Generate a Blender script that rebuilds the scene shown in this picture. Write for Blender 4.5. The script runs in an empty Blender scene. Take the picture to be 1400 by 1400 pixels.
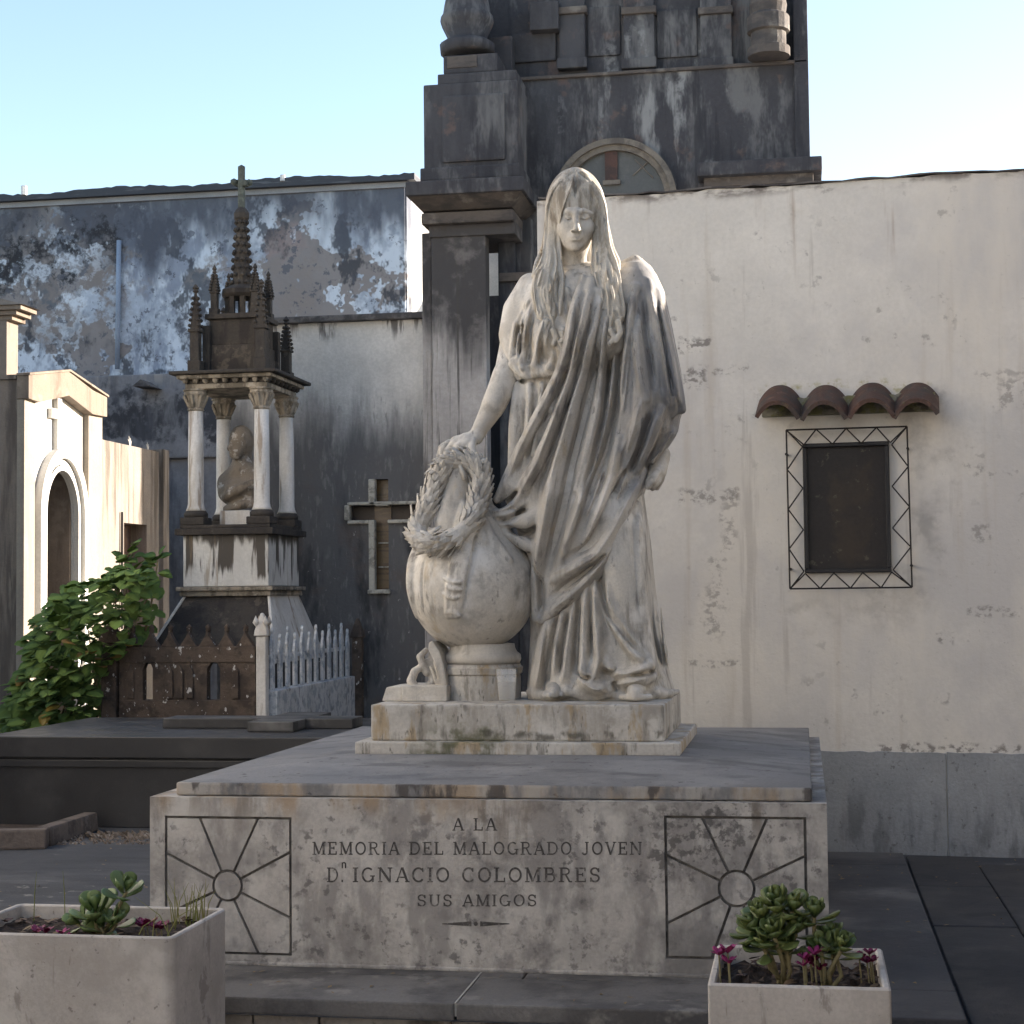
import bpy, bmesh, math, random
import numpy as np
from mathutils import Matrix, Vector, noise as mnoise
R = math.radians
scene = bpy.context.scene
C = scene.collection

# ------------------------------------------------------------ camera
# pinhole recovered from the vanishing points of the grave and the wall (photo is 1400 px square)
F = 2300.0; VX = 1096.0; HY = 815.0; ROLL = 0.0105; CZ = 1.21
_psi = math.atan((VX-700)/F); _ph = math.atan((HY-700)/F)
_w = np.array([-math.sin(_psi)*math.cos(_ph), math.cos(_psi)*math.cos(_ph), math.sin(_ph)])
_r0 = np.array([math.cos(_psi), math.sin(_psi), 0.0]); _u0 = np.cross(_r0, _w)
_r = math.cos(ROLL)*_r0-math.sin(ROLL)*_u0; _u = math.sin(ROLL)*_r0+math.cos(ROLL)*_u0
cd = bpy.data.cameras.new('camera'); co = bpy.data.objects.new('camera', cd); C.objects.link(co)
cd.sensor_width = 36; cd.lens = 36*F/1400; cd.clip_start = 0.05; cd.clip_end = 3000
co.matrix_world = Matrix(((_r[0], _u[0], -_w[0], 0), (_r[1], _u[1], -_w[1], 0), (_r[2], _u[2], -_w[2], CZ), (0, 0, 0, 1)))
scene.camera = co

# ------------------------------------------------------------ sky, sun, exposure
SUN_AZ = 62.0; SUN_EL = 14.5
world = bpy.data.worlds.new('World'); scene.world = world; world.use_nodes = True
nt = world.node_tree; nt.nodes.clear()
wo = nt.nodes.new('ShaderNodeOutputWorld'); wb = nt.nodes.new('ShaderNodeBackground'); sk = nt.nodes.new('ShaderNodeTexSky')
sk.sky_type = 'NISHITA'; sk.sun_disc = False; sk.sun_elevation = R(SUN_EL); sk.sun_rotation = R(SUN_AZ)
sk.air_density = 1.0; sk.dust_density = 0.8; sk.ozone_density = 1.0; sk.altitude = 300
wb.inputs[1].default_value = 0.11
nt.links.new(sk.outputs[0], wb.inputs[0]); nt.links.new(wb.outputs[0], wo.inputs[0])
sd = bpy.data.lights.new('sun', 'SUN'); so = bpy.data.objects.new('sun', sd); C.objects.link(so)
sd.energy = 5.0; sd.angle = R(0.53); sd.color = (1.0, 0.92, 0.80)
_sv = Vector((math.sin(R(SUN_AZ))*math.cos(R(SUN_EL)), math.cos(R(SUN_AZ))*math.cos(R(SUN_EL)), math.sin(R(SUN_EL))))
so.rotation_euler = _sv.to_track_quat('Z', 'Y').to_euler(); so.location = _sv*30
scene.render.engine = 'CYCLES'
scene.view_settings.view_transform = 'Standard'; scene.view_settings.look = 'None'
scene.view_settings.exposure = 1.9; scene.view_settings.gamma = 1.0
scene.view_settings.use_white_balance = True; scene.view_settings.white_balance_temperature = 6600; scene.view_settings.white_balance_tint = 13

# ------------------------------------------------------------ pixel -> place
def _ray(x, y): return _w+(x-700)/F*_r-(y-700)/F*_u
def P(x, y, Y=None, Z=None, X=None):
    d = _ray(x, y)
    t = Y/d[1] if Y is not None else ((Z-CZ)/d[2] if Z is not None else X/d[0])
    return np.array([0, 0, CZ])+t*d

# ------------------------------------------------------------ object helpers
MW = {}
def tag(o, label=None, cat=None, group=None, kind=None):
    if label: o['label'] = label
    if cat: o['category'] = cat
    if group: o['group'] = group
    if kind: o['kind'] = kind
    return o
def thing(name, loc, label, cat, group=None, rz=0.0):
    o = bpy.data.objects.new(name, None); C.objects.link(o)
    o.location = loc; o.rotation_euler = (0, 0, rz); o.empty_display_size = 0.1
    MW[o] = Matrix.Translation(Vector(loc)) @ Matrix.Rotation(rz, 4, 'Z')
    return tag(o, label, cat, group)
def mesh_obj(name, verts, faces, mat, parent=None, local=False, smooth=False, bevel=0.0, seg=2, sub=0):
    V = np.asarray(verts, dtype=float).reshape(-1, 3)
    M = MW.get(parent, Matrix())
    if parent is not None and not local:
        A = np.array(M.inverted()); V = V @ A[:3, :3].T+A[:3, 3]
    me = bpy.data.meshes.new(name); me.from_pydata(V.tolist(), [], [list(f) for f in faces])
    if len(me.polygons) < 20000:
        bm = bmesh.new(); bm.from_mesh(me)
        if bevel > 0 or sub: bmesh.ops.remove_doubles(bm, verts=bm.verts, dist=1e-6)
        bmesh.ops.recalc_face_normals(bm, faces=bm.faces)
        if sub: bmesh.ops.subdivide_edges(bm, edges=bm.edges, cuts=sub, use_grid_fill=True)
        if bevel > 0:
            es = [e for e in bm.edges if len(e.link_faces) == 2 and e.calc_face_angle(0) > 0.5]
            bmesh.ops.bevel(bm, geom=es, offset=bevel, segments=seg, affect='EDGES', profile=0.6, clamp_overlap=True)
        bm.to_mesh(me); bm.free()
    if smooth:
        me.polygons.foreach_set('use_smooth', [True]*len(me.polygons))
    if mat is not None: me.materials.append(mat)
    me.update()
    o = bpy.data.objects.new(name, me); C.objects.link(o)
    if parent is not None: o.parent = parent
    MW[o] = M
    return o
class MB:
    def __init__(s): s.v = []; s.f = []
    def add(s, vs, fs):
        n = len(s.v); s.v += [tuple(map(float, q)) for q in vs]; s.f += [[n+i for i in q] for q in fs]; return s
    def box(s, x0, x1, y0, y1, z0, z1):
        vs = [(x0, y0, z0), (x1, y0, z0), (x1, y1, z0), (x0, y1, z0), (x0, y0, z1), (x1, y0, z1), (x1, y1, z1), (x0, y1, z1)]
        return s.add(vs, [(0, 3, 2, 1), (4, 5, 6, 7), (0, 1, 5, 4), (1, 2, 6, 5), (2, 3, 7, 6), (3, 0, 4, 7)])
    def frustum(s, b, z0, t, z1):      # b,t = (x0,x1,y0,y1)
        vs = [(b[0], b[2], z0), (b[1], b[2], z0), (b[1], b[3], z0), (b[0], b[3], z0), (t[0], t[2], z1), (t[1], t[2], z1), (t[1], t[3], z1), (t[0], t[3], z1)]
        return s.add(vs, [(0, 3, 2, 1), (4, 5, 6, 7), (0, 1, 5, 4), (1, 2, 6, 5), (2, 3, 7, 6), (3, 0, 4, 7)])
    def prism(s, poly, y0, y1, axis='y'):   # poly of (a,b); axis = extrusion axis
        n = len(poly)
        def m(p, c): return (p[0], c, p[1]) if axis == 'y' else ((c, p[0], p[1]) if axis == 'x' else (p[0], p[1], c))
        vs = [m(p, y0) for p in poly]+[m(p, y1) for p in poly]
        return s.add(vs, [list(range(n)), [n+i for i in range(n)][::-1]]+[(i, n+i, n+(i+1) % n, (i+1) % n) for i in range(n)])
    def lathe(s, prof, c, seg=24, ang=(0, 2*math.pi), axis=None):   # prof (r,z)
        n = len(prof); full = abs(ang[1]-ang[0]-2*math.pi) < 1e-6; k = seg if full else seg+1
        vs = []
        for i in range(k):
            a = ang[0]+(ang[1]-ang[0])*i/seg
            for r, z in prof: vs.append((c[0]+r*math.cos(a), c[1]+r*math.sin(a), c[2]+z))
        fs = []
        for i in range(seg):
            i2 = (i+1) % k
            for j in range(n-1): fs.append((i*n+j, i2*n+j, i2*n+j+1, i*n+j+1))
        if full:
            if prof[0][0] > 1e-5: fs.append([i*n for i in range(k)][::-1])
            if prof[-1][0] > 1e-5: fs.append([i*n+n-1 for i in range(k)])
        return s.add(vs, fs)
    def tube(s, pts, rad, seg=8, cap=True):
        pts = [Vector(p) for p in pts]; n = len(pts)
        if not hasattr(rad, '__len__'): rad = [rad]*n
        up = None; vs = []; fs = []
        for i, p in enumerate(pts):
            t = (pts[min(i+1, n-1)]-pts[max(i-1, 0)]).normalized()
            if up is None:
                up = Vector((0, 0, 1)) if abs(t.z) < 0.9 else Vector((1, 0, 0))
            a = t.cross(up)
            if a.length < 1e-6: a = t.orthogonal()
            a.normalize(); b = a.cross(t).normalized(); up = b
            for k in range(seg):
                th = 2*math.pi*k/seg; q = p+(a*math.cos(th)+b*math.sin(th))*rad[i]; vs.append(tuple(q))
        for i in range(n-1):
            for k in range(seg):
                k2 = (k+1) % seg; fs.append((i*seg+k, i*seg+k2, (i+1)*seg+k2, (i+1)*seg+k))
        if cap: fs += [[k for k in range(seg)][::-1], [(n-1)*seg+k for k in range(seg)]]
        return s.add(vs, fs)
    def build(s, name, mat, parent=None, **k): return mesh_obj(name, s.v, s.f, mat, parent, **k)
def BX(name, mat, parent, x0, x1, y0, y1, z0, z1, bevel=0.0, **k):
    return MB().box(x0, x1, y0, y1, z0, z1).build(name, mat, parent, bevel=bevel, **k)
def copy_tree(o, parent=None):
    c = o.copy(); C.objects.link(c); c.parent = parent
    for ch in list(o.children): copy_tree(ch, c)
    return c

# ------------------------------------------------------------ procedural materials
def lin(h):
    h = h.lstrip('#'); q = [int(h[i:i+2], 16)/255 for i in (0, 2, 4)]
    return tuple(c/12.92 if c <= .04045 else ((c+.055)/1.055)**2.4 for c in q)+(1,)
def _n(nt, t, **k):
    n = nt.nodes.new(t)
    for a, b in k.items(): setattr(n, a, b)
    return n
def _math(nt, op, a, b=None, clamp=False):
    m = _n(nt, 'ShaderNodeMath', operation=op, use_clamp=clamp)
    for i, q in enumerate((a, b)):
        if q is None: continue
        if isinstance(q, (int, float)): m.inputs[i].default_value = q
        else: nt.links.new(q, m.inputs[i])
    return m.outputs[0]
def _ramp(nt, val, lo, hi, a=0.0, b=1.0):
    m = _n(nt, 'ShaderNodeMapRange', interpolation_type='SMOOTHSTEP'); nt.links.new(val, m.inputs[0])
    for i, q in zip((1, 2, 3, 4), (lo, hi, a, b)): m.inputs[i].default_value = q
    return m.outputs[0]
def _noise(nt, pos, scale, detail=6, rough=.6, seed=0.0, dist=0.0):
    mp = _n(nt, 'ShaderNodeMapping'); nt.links.new(pos, mp.inputs[0])
    sc = scale if hasattr(scale, '__len__') else (scale,)*3
    mp.inputs['Scale'].default_value = sc; mp.inputs['Location'].default_value = (seed*3.7, seed*1.9, seed*5.3)
    no = _n(nt, 'ShaderNodeTexNoise'); nt.links.new(mp.outputs[0], no.inputs[0])
    no.inputs['Scale'].default_value = 1; no.inputs['Detail'].default_value = detail; no.inputs['Roughness'].default_value = rough
    no.inputs['Distortion'].default_value = dist
    return no.outputs[0]
def weathered(name, base, layers=(), rough=.85, bump=.25, bscale=60, spec=.3, vary=.12, vscale=2.5, fine=.08, coords='pos', metal=0.0):
    """base colour + noise-shaped stains.  layer: dict(c, s, lo, hi, amt, z=(z0,z1), x=(x0,x1), y=.., box=(x0,x1,z0,z1,soft), seed, det)"""
    m = bpy.data.materials.new(name); m.use_nodes = True; nt = m.node_tree; nt.nodes.clear()
    out = _n(nt, 'ShaderNodeOutputMaterial'); bs = _n(nt, 'ShaderNodeBsdfPrincipled'); nt.links.new(bs.outputs[0], out.inputs[0])
    if coords == 'pos': pos = _n(nt, 'ShaderNodeNewGeometry').outputs['Position']
    else: pos = _n(nt, 'ShaderNodeTexCoord').outputs['Object']
    sx = _n(nt, 'ShaderNodeSeparateXYZ'); nt.links.new(pos, sx.inputs[0])
    b = lin(base) if isinstance(base, str) else base
    hsv = _n(nt, 'ShaderNodeHueSaturation'); hsv.inputs['Color'].default_value = b
    v1 = _ramp(nt, _noise(nt, pos, vscale, 3, .6, 1.3), .3, .7, 1-vary, 1+vary)
    v2 = _ramp(nt, _noise(nt, pos, bscale, 2, .7, 2.1), .25, .75, 1-fine, 1+fine)
    nt.links.new(_math(nt, 'MULTIPLY', v1, v2), hsv.inputs['Value'])
    col = hsv.outputs[0]; hgt = None; bxn = None
    for L in layers:
        msk = _ramp(nt, _noise(nt, pos, L.get('s', 3), L.get('det', 5), L.get('r', .62), L.get('seed', 0), L.get('dist', 0)), L.get('lo', .5), L.get('hi', .6))
        if 's2' in L:
            msk = _math(nt, 'MULTIPLY', msk, _ramp(nt, _noise(nt, pos, L['s2'], 3, .65, L.get('seed', 0)+7), L.get('lo2', .45), L.get('hi2', .6)))
        for ax, i in (('x', 0), ('y', 1), ('z', 2)):
            if ax in L:
                wob = 0.0 if not L.get('wob') else _ramp(nt, _noise(nt, pos, L.get('ws', (4, 4, .5)), 4, .65, L.get('seed', 0)+3), .2, .8, -L.get('wob', 0), L.get('wob', 0))
                msk = _math(nt, 'MULTIPLY', msk, _ramp(nt, _math(nt, 'ADD', sx.outputs[i], wob), L[ax][0], L[ax][1])) if L[ax][0] < L[ax][1] else \
                    _math(nt, 'MULTIPLY', msk, _ramp(nt, _math(nt, 'ADD', sx.outputs[i], wob), L[ax][1], L[ax][0], 1.0, 0.0))
        if 'box' in L:
            x0, x1, z0, z1, s = L['box']
            if bxn is None: bxn = _noise(nt, pos, 7, 4, .65, 5.5)
            for o_, a_, b_ in ((sx.outputs[0], x0, x1), (sx.outputs[2], z0, z1)):
                w = _math(nt, 'ADD', o_, _ramp(nt, bxn, .25, .75, -1.6*s, 1.6*s))
                msk = _math(nt, 'MULTIPLY', msk, _ramp(nt, w, a_-s, a_+s)); msk = _math(nt, 'MULTIPLY', msk, _ramp(nt, w, b_-s, b_+s, 1.0, 0.0))
        msk = _math(nt, 'MULTIPLY', msk, L.get('amt', 1.0))
        mx = _n(nt, 'ShaderNodeMix', data_type='RGBA'); nt.links.new(msk, mx.inputs[0]); nt.links.new(col, mx.inputs[6])
        mx.inputs[7].default_value = lin(L['c']) if isinstance(L['c'], str) else L['c']
        col = mx.outputs[2]
        if L.get('h'):
            t = _math(nt, 'MULTIPLY', msk, L['h']); hgt = t if hgt is None else _math(nt, 'ADD', hgt, t)
    nt.links.new(col, bs.inputs['Base Color'])
    bs.inputs['Specular IOR Level'].default_value = spec; bs.inputs['Metallic'].default_value = metal
    nt.links.new(_ramp(nt, v1, 1-vary, 1+vary, max(.05, rough-.08), min(1, rough+.08)), bs.inputs['Roughness'])
    if bump > 0:
        bp = _n(nt, 'ShaderNodeBump'); bp.inputs['Strength'].default_value = bump; bp.inputs['Distance'].default_value = .01
        h = _noise(nt, pos, bscale, 4, .65, 6.1)
        h2 = _noise(nt, pos, bscale*.15, 3, .6, 8.1)
        h = _math(nt, 'ADD', h, _math(nt, 'MULTIPLY', h2, 1.5))
        if hgt is not None: h = _math(nt, 'ADD', h, hgt)
        nt.links.new(h, bp.inputs['Height']); nt.links.new(bp.outputs[0], bs.inputs['Normal'])
    return m
def rgb(r, g, b): return (r, g, b, 1)
# ------------------------------------------------------------ materials of the setting
M = {}
M['asphalt'] = weathered('asphalt', rgb(.052, .054, .060), [
    dict(c=rgb(.11, .11, .115), s=(1.2, 5, 1), lo=.5, hi=.75, amt=.7, seed=2),
    dict(c=rgb(.03, .03, .033), s=(.8, 2.5, 1), lo=.52, hi=.66, amt=.7, seed=5),
    dict(c=rgb(.30, .28, .25), s=9, lo=.62, hi=.7, amt=.6, seed=9, s2=1.3)], rough=.8, bump=.35, bscale=90)
M['alley'] = weathered('alley_ground', rgb(.16, .155, .15), [dict(c=rgb(.08, .08, .08), s=3, lo=.5, hi=.65, amt=.6)], rough=.9)
M['paver'] = weathered('paving_slab', rgb(.045, .043, .044), [
    dict(c=rgb(.085, .078, .072), s=2.2, lo=.48, hi=.7, amt=.8, seed=3), dict(c=rgb(.03, .03, .032), s=4, lo=.55, hi=.68, amt=.7, seed=6),
    dict(c=rgb(.5, .48, .45), s=26, lo=.73, hi=.76, amt=.8, seed=8)], rough=.75, bump=.3, bscale=120)
M['slab'] = weathered('step_slab', rgb(.165, .155, .145), [
    dict(c=rgb(.075, .070, .068), s=2.6, lo=.46, hi=.62, amt=.85, seed=3), dict(c=rgb(.30, .28, .25), s=5, lo=.56, hi=.66, amt=.55, seed=6),
    dict(c=rgb(.055, .055, .06), s=1.0, lo=.3, hi=.5, amt=.85, seed=6, x=(-.15, .15)),
    dict(c=rgb(.5, .48, .45), s=34, lo=.75, hi=.78, amt=.8, seed=8)], rough=.78, bump=.3, bscale=100)
M['riser'] = weathered('riser_block', rgb(.30, .275, .25), [
    dict(c=rgb(.09, .08, .07), s=(5, 5, 3), lo=.48, hi=.6, amt=.9, seed=4), dict(c=rgb(.05, .045, .04), s=12, lo=.58, hi=.68, amt=.8, seed=14)], bump=.5)
M['mortar'] = weathered('mortar', rgb(.38, .36, .33), bump=.4)

# ------------------------------------------------------------ ground
def sheet(name, x0, x1, y0, y1, z, mat):
    return tag(mesh_obj(name, [(x0, y0, z), (x1, y0, z), (x1, y1, z), (x0, y1, z)], [(0, 1, 2, 3)], mat), kind='structure')
sheet('ground', -400, 400, 4.96, 600, -.05, M['asphalt'])
sheet('alley', -400, 400, -300, 5.0, -.30, M['alley'])
g = MB().box(-400, -2.36, 4.962, 5.2, -.29, -.052); tag(g.build('alley_kerb', M['riser']), kind='structure')
g = MB().box(.44, 400, 4.962, 5.2, -.29, -.052); tag(g.build('alley_kerb', M['riser']), kind='structure')
# dark slabs right of the grave
pv = tag(MB().box(.452, 6.0, 5.0, 8.28, -.0485, -.046).build('pavement', M['asphalt']), kind='structure')
random.seed(3)
y = 8.27
row = 0
for (xa, xb) in ((.455, .76), (.766, 1.24), (1.246, 1.72), (1.726, 2.2), (2.206, 2.7)):
    y = 8.03-.04*row if row else 8.2
    while y > 5.05:
        L = random.uniform(.75, 1.05); y0 = max(5.02, y-L)
        dz = random.uniform(-.003, .003)
        MB().box(xa, xb, y0, y-.006, -.047, -.032+dz).build('paving_slab', M['paver'], pv, bevel=.004, seg=1)
        y = y0
        if y-5.02 < .2: break
    row += 1
# ------------------------------------------------------------ platform round the grave
pl = tag(MB().box(-2.30, .425, 5.02, 8.08, -.29, -.053).build('platform', M['mortar']), kind='structure')
for (xa, xb, ya, yb) in ((-2.33, -1.0475, 4.972, 5.318), (-1.0405, .436, 4.972, 5.318), (-2.33, -.9, 5.3225, 8.06), (-.896, .436, 5.3225, 7.72), (-.896, .436, 7.7245, 8.085)):
    MB().box(xa, xb, ya, yb, -.052, 0).build('step_slab', M['slab'], pl, bevel=.007)
MB().box(-1.047, -1.041, 4.98, 5.39, -.04, .0012).build('mortar_joint', M['mortar'], pl)
xs = [-2.32, -1.97, -1.68, -1.47, -1.06, -.62, -.15, .43]
for a, b in zip(xs, xs[1:]):
    MB().box(a+.003, b-.003, 4.992+random.uniform(-.004, .004), 5.1, -.295, -.0535).build('riser_block', M['riser'], pl, bevel=.006)

# ------------------------------------------------------------ cream plaster wall on the right
WA = P(1135, 1160, Z=-.03); WANG = R(-5.0)
wd = np.array([math.cos(WANG), math.sin(WANG)])
def Wx(lx): return WA[0]+lx*wd[0]
def wbox(px0, px1, py0, py1):     # photo box on the wall -> world x / z
    def f(x, y):
        q = _ray(x, y); n = np.array([-wd[1], wd[0], 0]); t = (WA[:2]@n[:2])/(q@n); return t*q[0], CZ+t*q[2]
    a = f(px0, py1); b = f(px1, py0); return a[0], b[0], a[1], b[1]
cream = rgb(.62, .595, .55)
dirt = rgb(.16, .145, .135)
L = [dict(c=rgb(.50, .485, .47), s=.9, lo=.45, hi=.65, amt=.8, seed=1),
     dict(c=rgb(.66, .62, .55), s=(1.5, 1.5, .5), lo=.52, hi=.68, amt=.6, seed=21),
     dict(c=rgb(.44, .385, .32), s=(5, 5, .35), lo=.58, hi=.72, amt=.45, seed=3),
     dict(c=rgb(.33, .30, .27), s=(9, 9, .6), lo=.60, hi=.70, amt=.4, seed=13),
     dict(c=rgb(.30, .22, .16), s=(7, 7, .5), lo=.56, hi=.66, amt=.65, seed=5, z=(2.75, 3.25), wob=.35, ws=(7, 7, .3)),
     dict(c=rgb(.12, .10, .09), s=(6, 6, 14), lo=.42, hi=.6, amt=.85, seed=6, z=(3.18, 3.235), wob=.02),
     dict(c=rgb(.25, .235, .22), s=11, lo=.60, hi=.68, amt=.6, seed=9, s2=1.4, lo2=.46, hi2=.6),
     dict(c=rgb(.36, .345, .32), s=38, lo=.64, hi=.70, amt=.55, seed=10, s2=3.)]
for i, (bx, a, s) in enumerate([((925, 972, 460, 480), .8, .012), ((935, 968, 498, 532), .75, .015), ((968, 1022, 500, 512), .6, .01), ((925, 1010, 670, 690), .6, .015),
                             ((985, 1006, 680, 760), .45, .02), ((965, 990, 760, 870), .5, .03), ((1335, 1400, 505, 520), .4, .015), ((1320, 1400, 826, 842), .6, .01), ((1325, 1352, 715, 745), .5, .015),
                             ((1280, 1305, 865, 880), .7, .01), ((940, 1010, 903, 912), .55, .008), ((1365, 1400, 520, 560), .5, .02), ((1200, 1400, 1018, 1031), .8, .01), ((1275, 1300, 945, 960), .5, .01), ((1010, 1035, 565, 578), .5, .01)]):
    L.append(dict(c=dirt, s=(24, 24, 30), lo=.47, hi=.60, amt=a, seed=30+i, box=wbox(*bx)+(s,)))
L.append(dict(c=rgb(.33, .30, .13), s=20, lo=.45, hi=.62, amt=.75, seed=50, box=wbox(1040, 1270, 518, 538)+(.02,)))
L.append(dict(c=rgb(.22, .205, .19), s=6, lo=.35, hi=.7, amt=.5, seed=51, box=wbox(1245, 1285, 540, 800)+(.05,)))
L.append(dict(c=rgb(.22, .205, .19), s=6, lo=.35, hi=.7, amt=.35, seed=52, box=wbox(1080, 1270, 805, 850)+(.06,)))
M['cream'] = weathered('cream_plaster', cream, L, rough=.9, bump=.28, bscale=45, vary=.06, fine=.04)
M['dado'] = weathered('grey_dado_paint', rgb(.27, .285, .30), [
    dict(c=rgb(.12, .125, .135), s=(10, 10, 3), lo=.46, hi=.62, amt=.7, seed=2, z=(.34, .05), wob=.12), dict(c=rgb(.32, .33, .335), s=(8, 8, 1.2), lo=.5, hi=.7, amt=.5, seed=4),
    dict(c=rgb(.10, .10, .105), s=30, lo=.6, hi=.68, amt=.6, seed=8)], rough=.8, bump=.35, bscale=70)
M['coping'] = weathered('dark_coping', rgb(.13, .12, .115), [dict(c=rgb(.05, .045, .045), s=8, lo=.45, hi=.6, amt=.8)], bump=.5)
wall = thing('plaster_wall', (WA[0], WA[1], 0), 'cream plaster wall with grey painted base and stained top edge', 'wall', rz=WANG)
random.seed(11)
def jag(x0, x1, n, f, amp):
    return [(x0+(x1-x0)*i/n, f(x0+(x1-x0)*i/n)+random.uniform(-amp, amp)) for i in range(n+1)]
top = jag(-1.43, 5.2, 120, lambda x: 3.248-.0085*(x+1.43), .006)
MB().prism([(-1.43, -.06), (5.2, -.06)]+top[::-1], 0, .30).build('wall_body', M['cream'], wall, local=True)
MB().box(-1.42, 5.2, .302, 5.4, -.05, 3.20).build('added_building_body', M['cream'], wall, local=True)  # unseen depth added behind the wall to keep sun off the fence
top2 = jag(-1.42, 5.2, 90, lambda x: 3.246-.0085*(x+1.43)+.006, .006)
MB().prism([(p[0], p[1]-.0) for p in top2]+[(p[0], p[1]+random.uniform(.004, .010)) for p in top2[::-1]], -.012, .312).build('coping', M['coping'], wall, local=True)
dtop = jag(-1.428, .553, 50, lambda x: .440, .004); dtop2 = jag(.559, 5.19, 110, lambda x: .440, .004)
MB().prism([(-1.428, -.049), (.553, -.049)]+dtop[::-1], -.014, .003).build('dado', M['dado'], wall, local=True)
MB().prism([(.559, -.049), (5.19, -.049)]+dtop2[::-1], -.014, .003).build('dado', M['dado'], wall, local=True)

def WL(px, py, off=0.0):      # photo point -> wall-local (x, z) on a plane off metres in front of the wall
    q = _ray(px, py); n = np.array([-wd[1], wd[0]]); t = (WA[:2]@n-off)/(q[:2]@n); p = t*q
    return (p[:2]-WA[:2])@wd, CZ+p[2]
# clay tile awning
M['clay'] = weathered('clay_tile', rgb(.085, .048, .037), [
    dict(c=rgb(.06, .05, .045), s=9, lo=.42, hi=.6, amt=.85, seed=2), dict(c=rgb(.17, .10, .075), s=14, lo=.55, hi=.68, amt=.6, seed=5), dict(c=rgb(.16, .15, .07), s=16, lo=.62, hi=.7, amt=.6, seed=7)], bump=.6, bscale=80, coords='pos')
M['bedmortar'] = weathered('mossy_mortar', rgb(.22, .21, .17), [dict(c=rgb(.16, .155, .06), s=18, lo=.45, hi=.6, amt=.85), dict(c=rgb(.08, .075, .06), s=9, lo=.5, hi=.6, amt=.8, seed=4)], bump=.8)
aw = thing('tile_awning', (WA[0]+.12*wd[0], WA[1]+.12*wd[1], 2.1), 'short awning of curved clay tiles above the barred frame', 'awning', rz=WANG)
MW[aw] = Matrix.Translation(Vector((WA[0], WA[1], 0))) @ Matrix.Rotation(WANG, 4, 'Z')
aw.matrix_world = MW[aw]
aw.location = (WA[0], WA[1], 0)
proj = .20
crest = [WL(1061, 556, proj), WL(1125, 556, proj), WL(1190, 553, proj), WL(1253, 553, proj)]
for i, (cx, cz) in enumerate(crest):
    pitch = .226; rc = .098 if i != 2 else .104
    prof = []
    half = .118
    x0_, x1_ = (-.105 if i == 0 else -.113), (.113 if i < 3 else .105)
    for k in range(26):
        x = x0_+(x1_-x0_)*k/25; prof.append((x, .088*(1-(abs(x)/.113)**2.3)-.058))
    t = .020
    outer = prof; nrm = []
    for k in range(len(prof)):
        p0 = prof[max(k-1, 0)]; p1 = prof[min(k+1, len(prof)-1)]; dx, dz = p1[0]-p0[0], p1[1]-p0[1]; l = math.hypot(dx, dz); nrm.append((dz/l, -dx/l))
    inner = [(p[0]+q[0]*t, p[1]+q[1]*t) for p, q in zip(prof, nrm)]
    mb = MB(); N = len(prof); tilt = random.uniform(-.03, .03)
    vs = []
    for (yy, zz, sc) in ((-proj, 0, 1.0), (-proj*.5, .05, .99), (.0, .10, .97)):
        for p in outer+inner[::-1]: vs.append((cx+p[0]*sc+tilt*yy, yy, cz+p[1]*sc+zz))
    K = 2*N; fs = []
    for r_ in range(2):
        for k in range(K): fs.append((r_*K+k, r_*K+(k+1) % K, (r_+1)*K+(k+1) % K, (r_+1)*K+k))
    for k in range(N-1):
        fs.append((k, k+1, K-2-k, K-1-k)); fs.append((2*K+k, 2*K+K-1-k, 2*K+K-2-k, 2*K+k+1))
    mesh_obj('clay_tile', vs, fs, M['clay'], aw, local=True, smooth=False)
rnd = random.Random(6)
za = max(c_[1] for c_ in crest)
bed = [(crest[0][0]-.085+(crest[3][0]-crest[0][0]+.17)*k/40, za+.055+rnd.uniform(-.006, .006)) for k in range(41)]
MB().prism([(bed[0][0], za-.03), (bed[-1][0], za-.03)]+bed[::-1], -.05, -.001).build('mortar_bed', M['bedmortar'], aw, local=True)
# zig-zag bar grille
M['iron'] = weathered('black_iron', rgb(.018, .016, .016), [dict(c=rgb(.07, .04, .025), s=40, lo=.55, hi=.68, amt=.5)], rough=.6, bump=.2, bscale=150)
gr = thing('bar_grille', (WA[0], WA[1], 0), 'square black rod grille of zigzag bars round the dark frame', 'grille', rz=WANG)
off = .055
o = [np.array(WL(*q, off)) for q in ((1075, 588), (1240, 583), (1247, 803), (1080, 805))]
i_ = [np.array(WL(*q, off)) for q in ((1097, 608), (1219, 605), (1221, 782), (1099, 784))]
def rod(a, b, r=.0046, dy=0.0):
    MB().tube([(a[0], -off+dy, a[1]), (b[0], -off+dy, b[1])], r, 6).build('bar', M['iron'], gr, local=True)
for k in range(4): rod(o[k], o[(k+1) % 4])
for k, n in ((0, 4), (1, 4), (2, 4), (3, 4)):
    A, B = o[k], o[(k+1) % 4]; a, b = i_[k], i_[(k+1) % 4]
    for j in range(n):
        p0 = A+(B-A)*j/n; p1 = A+(B-A)*(j+1)/n
        f = (j+.5)/n; q = a+(b-a)*((f-.5)*(n/(n-.9))*1.0+.5)
        rod(p0, q, .0038, .004); rod(q, p1, .0038, .006)
for q in ((1075, 621), (1080, 778), (1241, 613), (1246, 773)):
    a = WL(*q, off); MB().tube([(a[0], -off-.006, a[1]), (a[0], 0.0, a[1])], .007, 8).build('bracket', M['iron'], gr, local=True)
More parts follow.
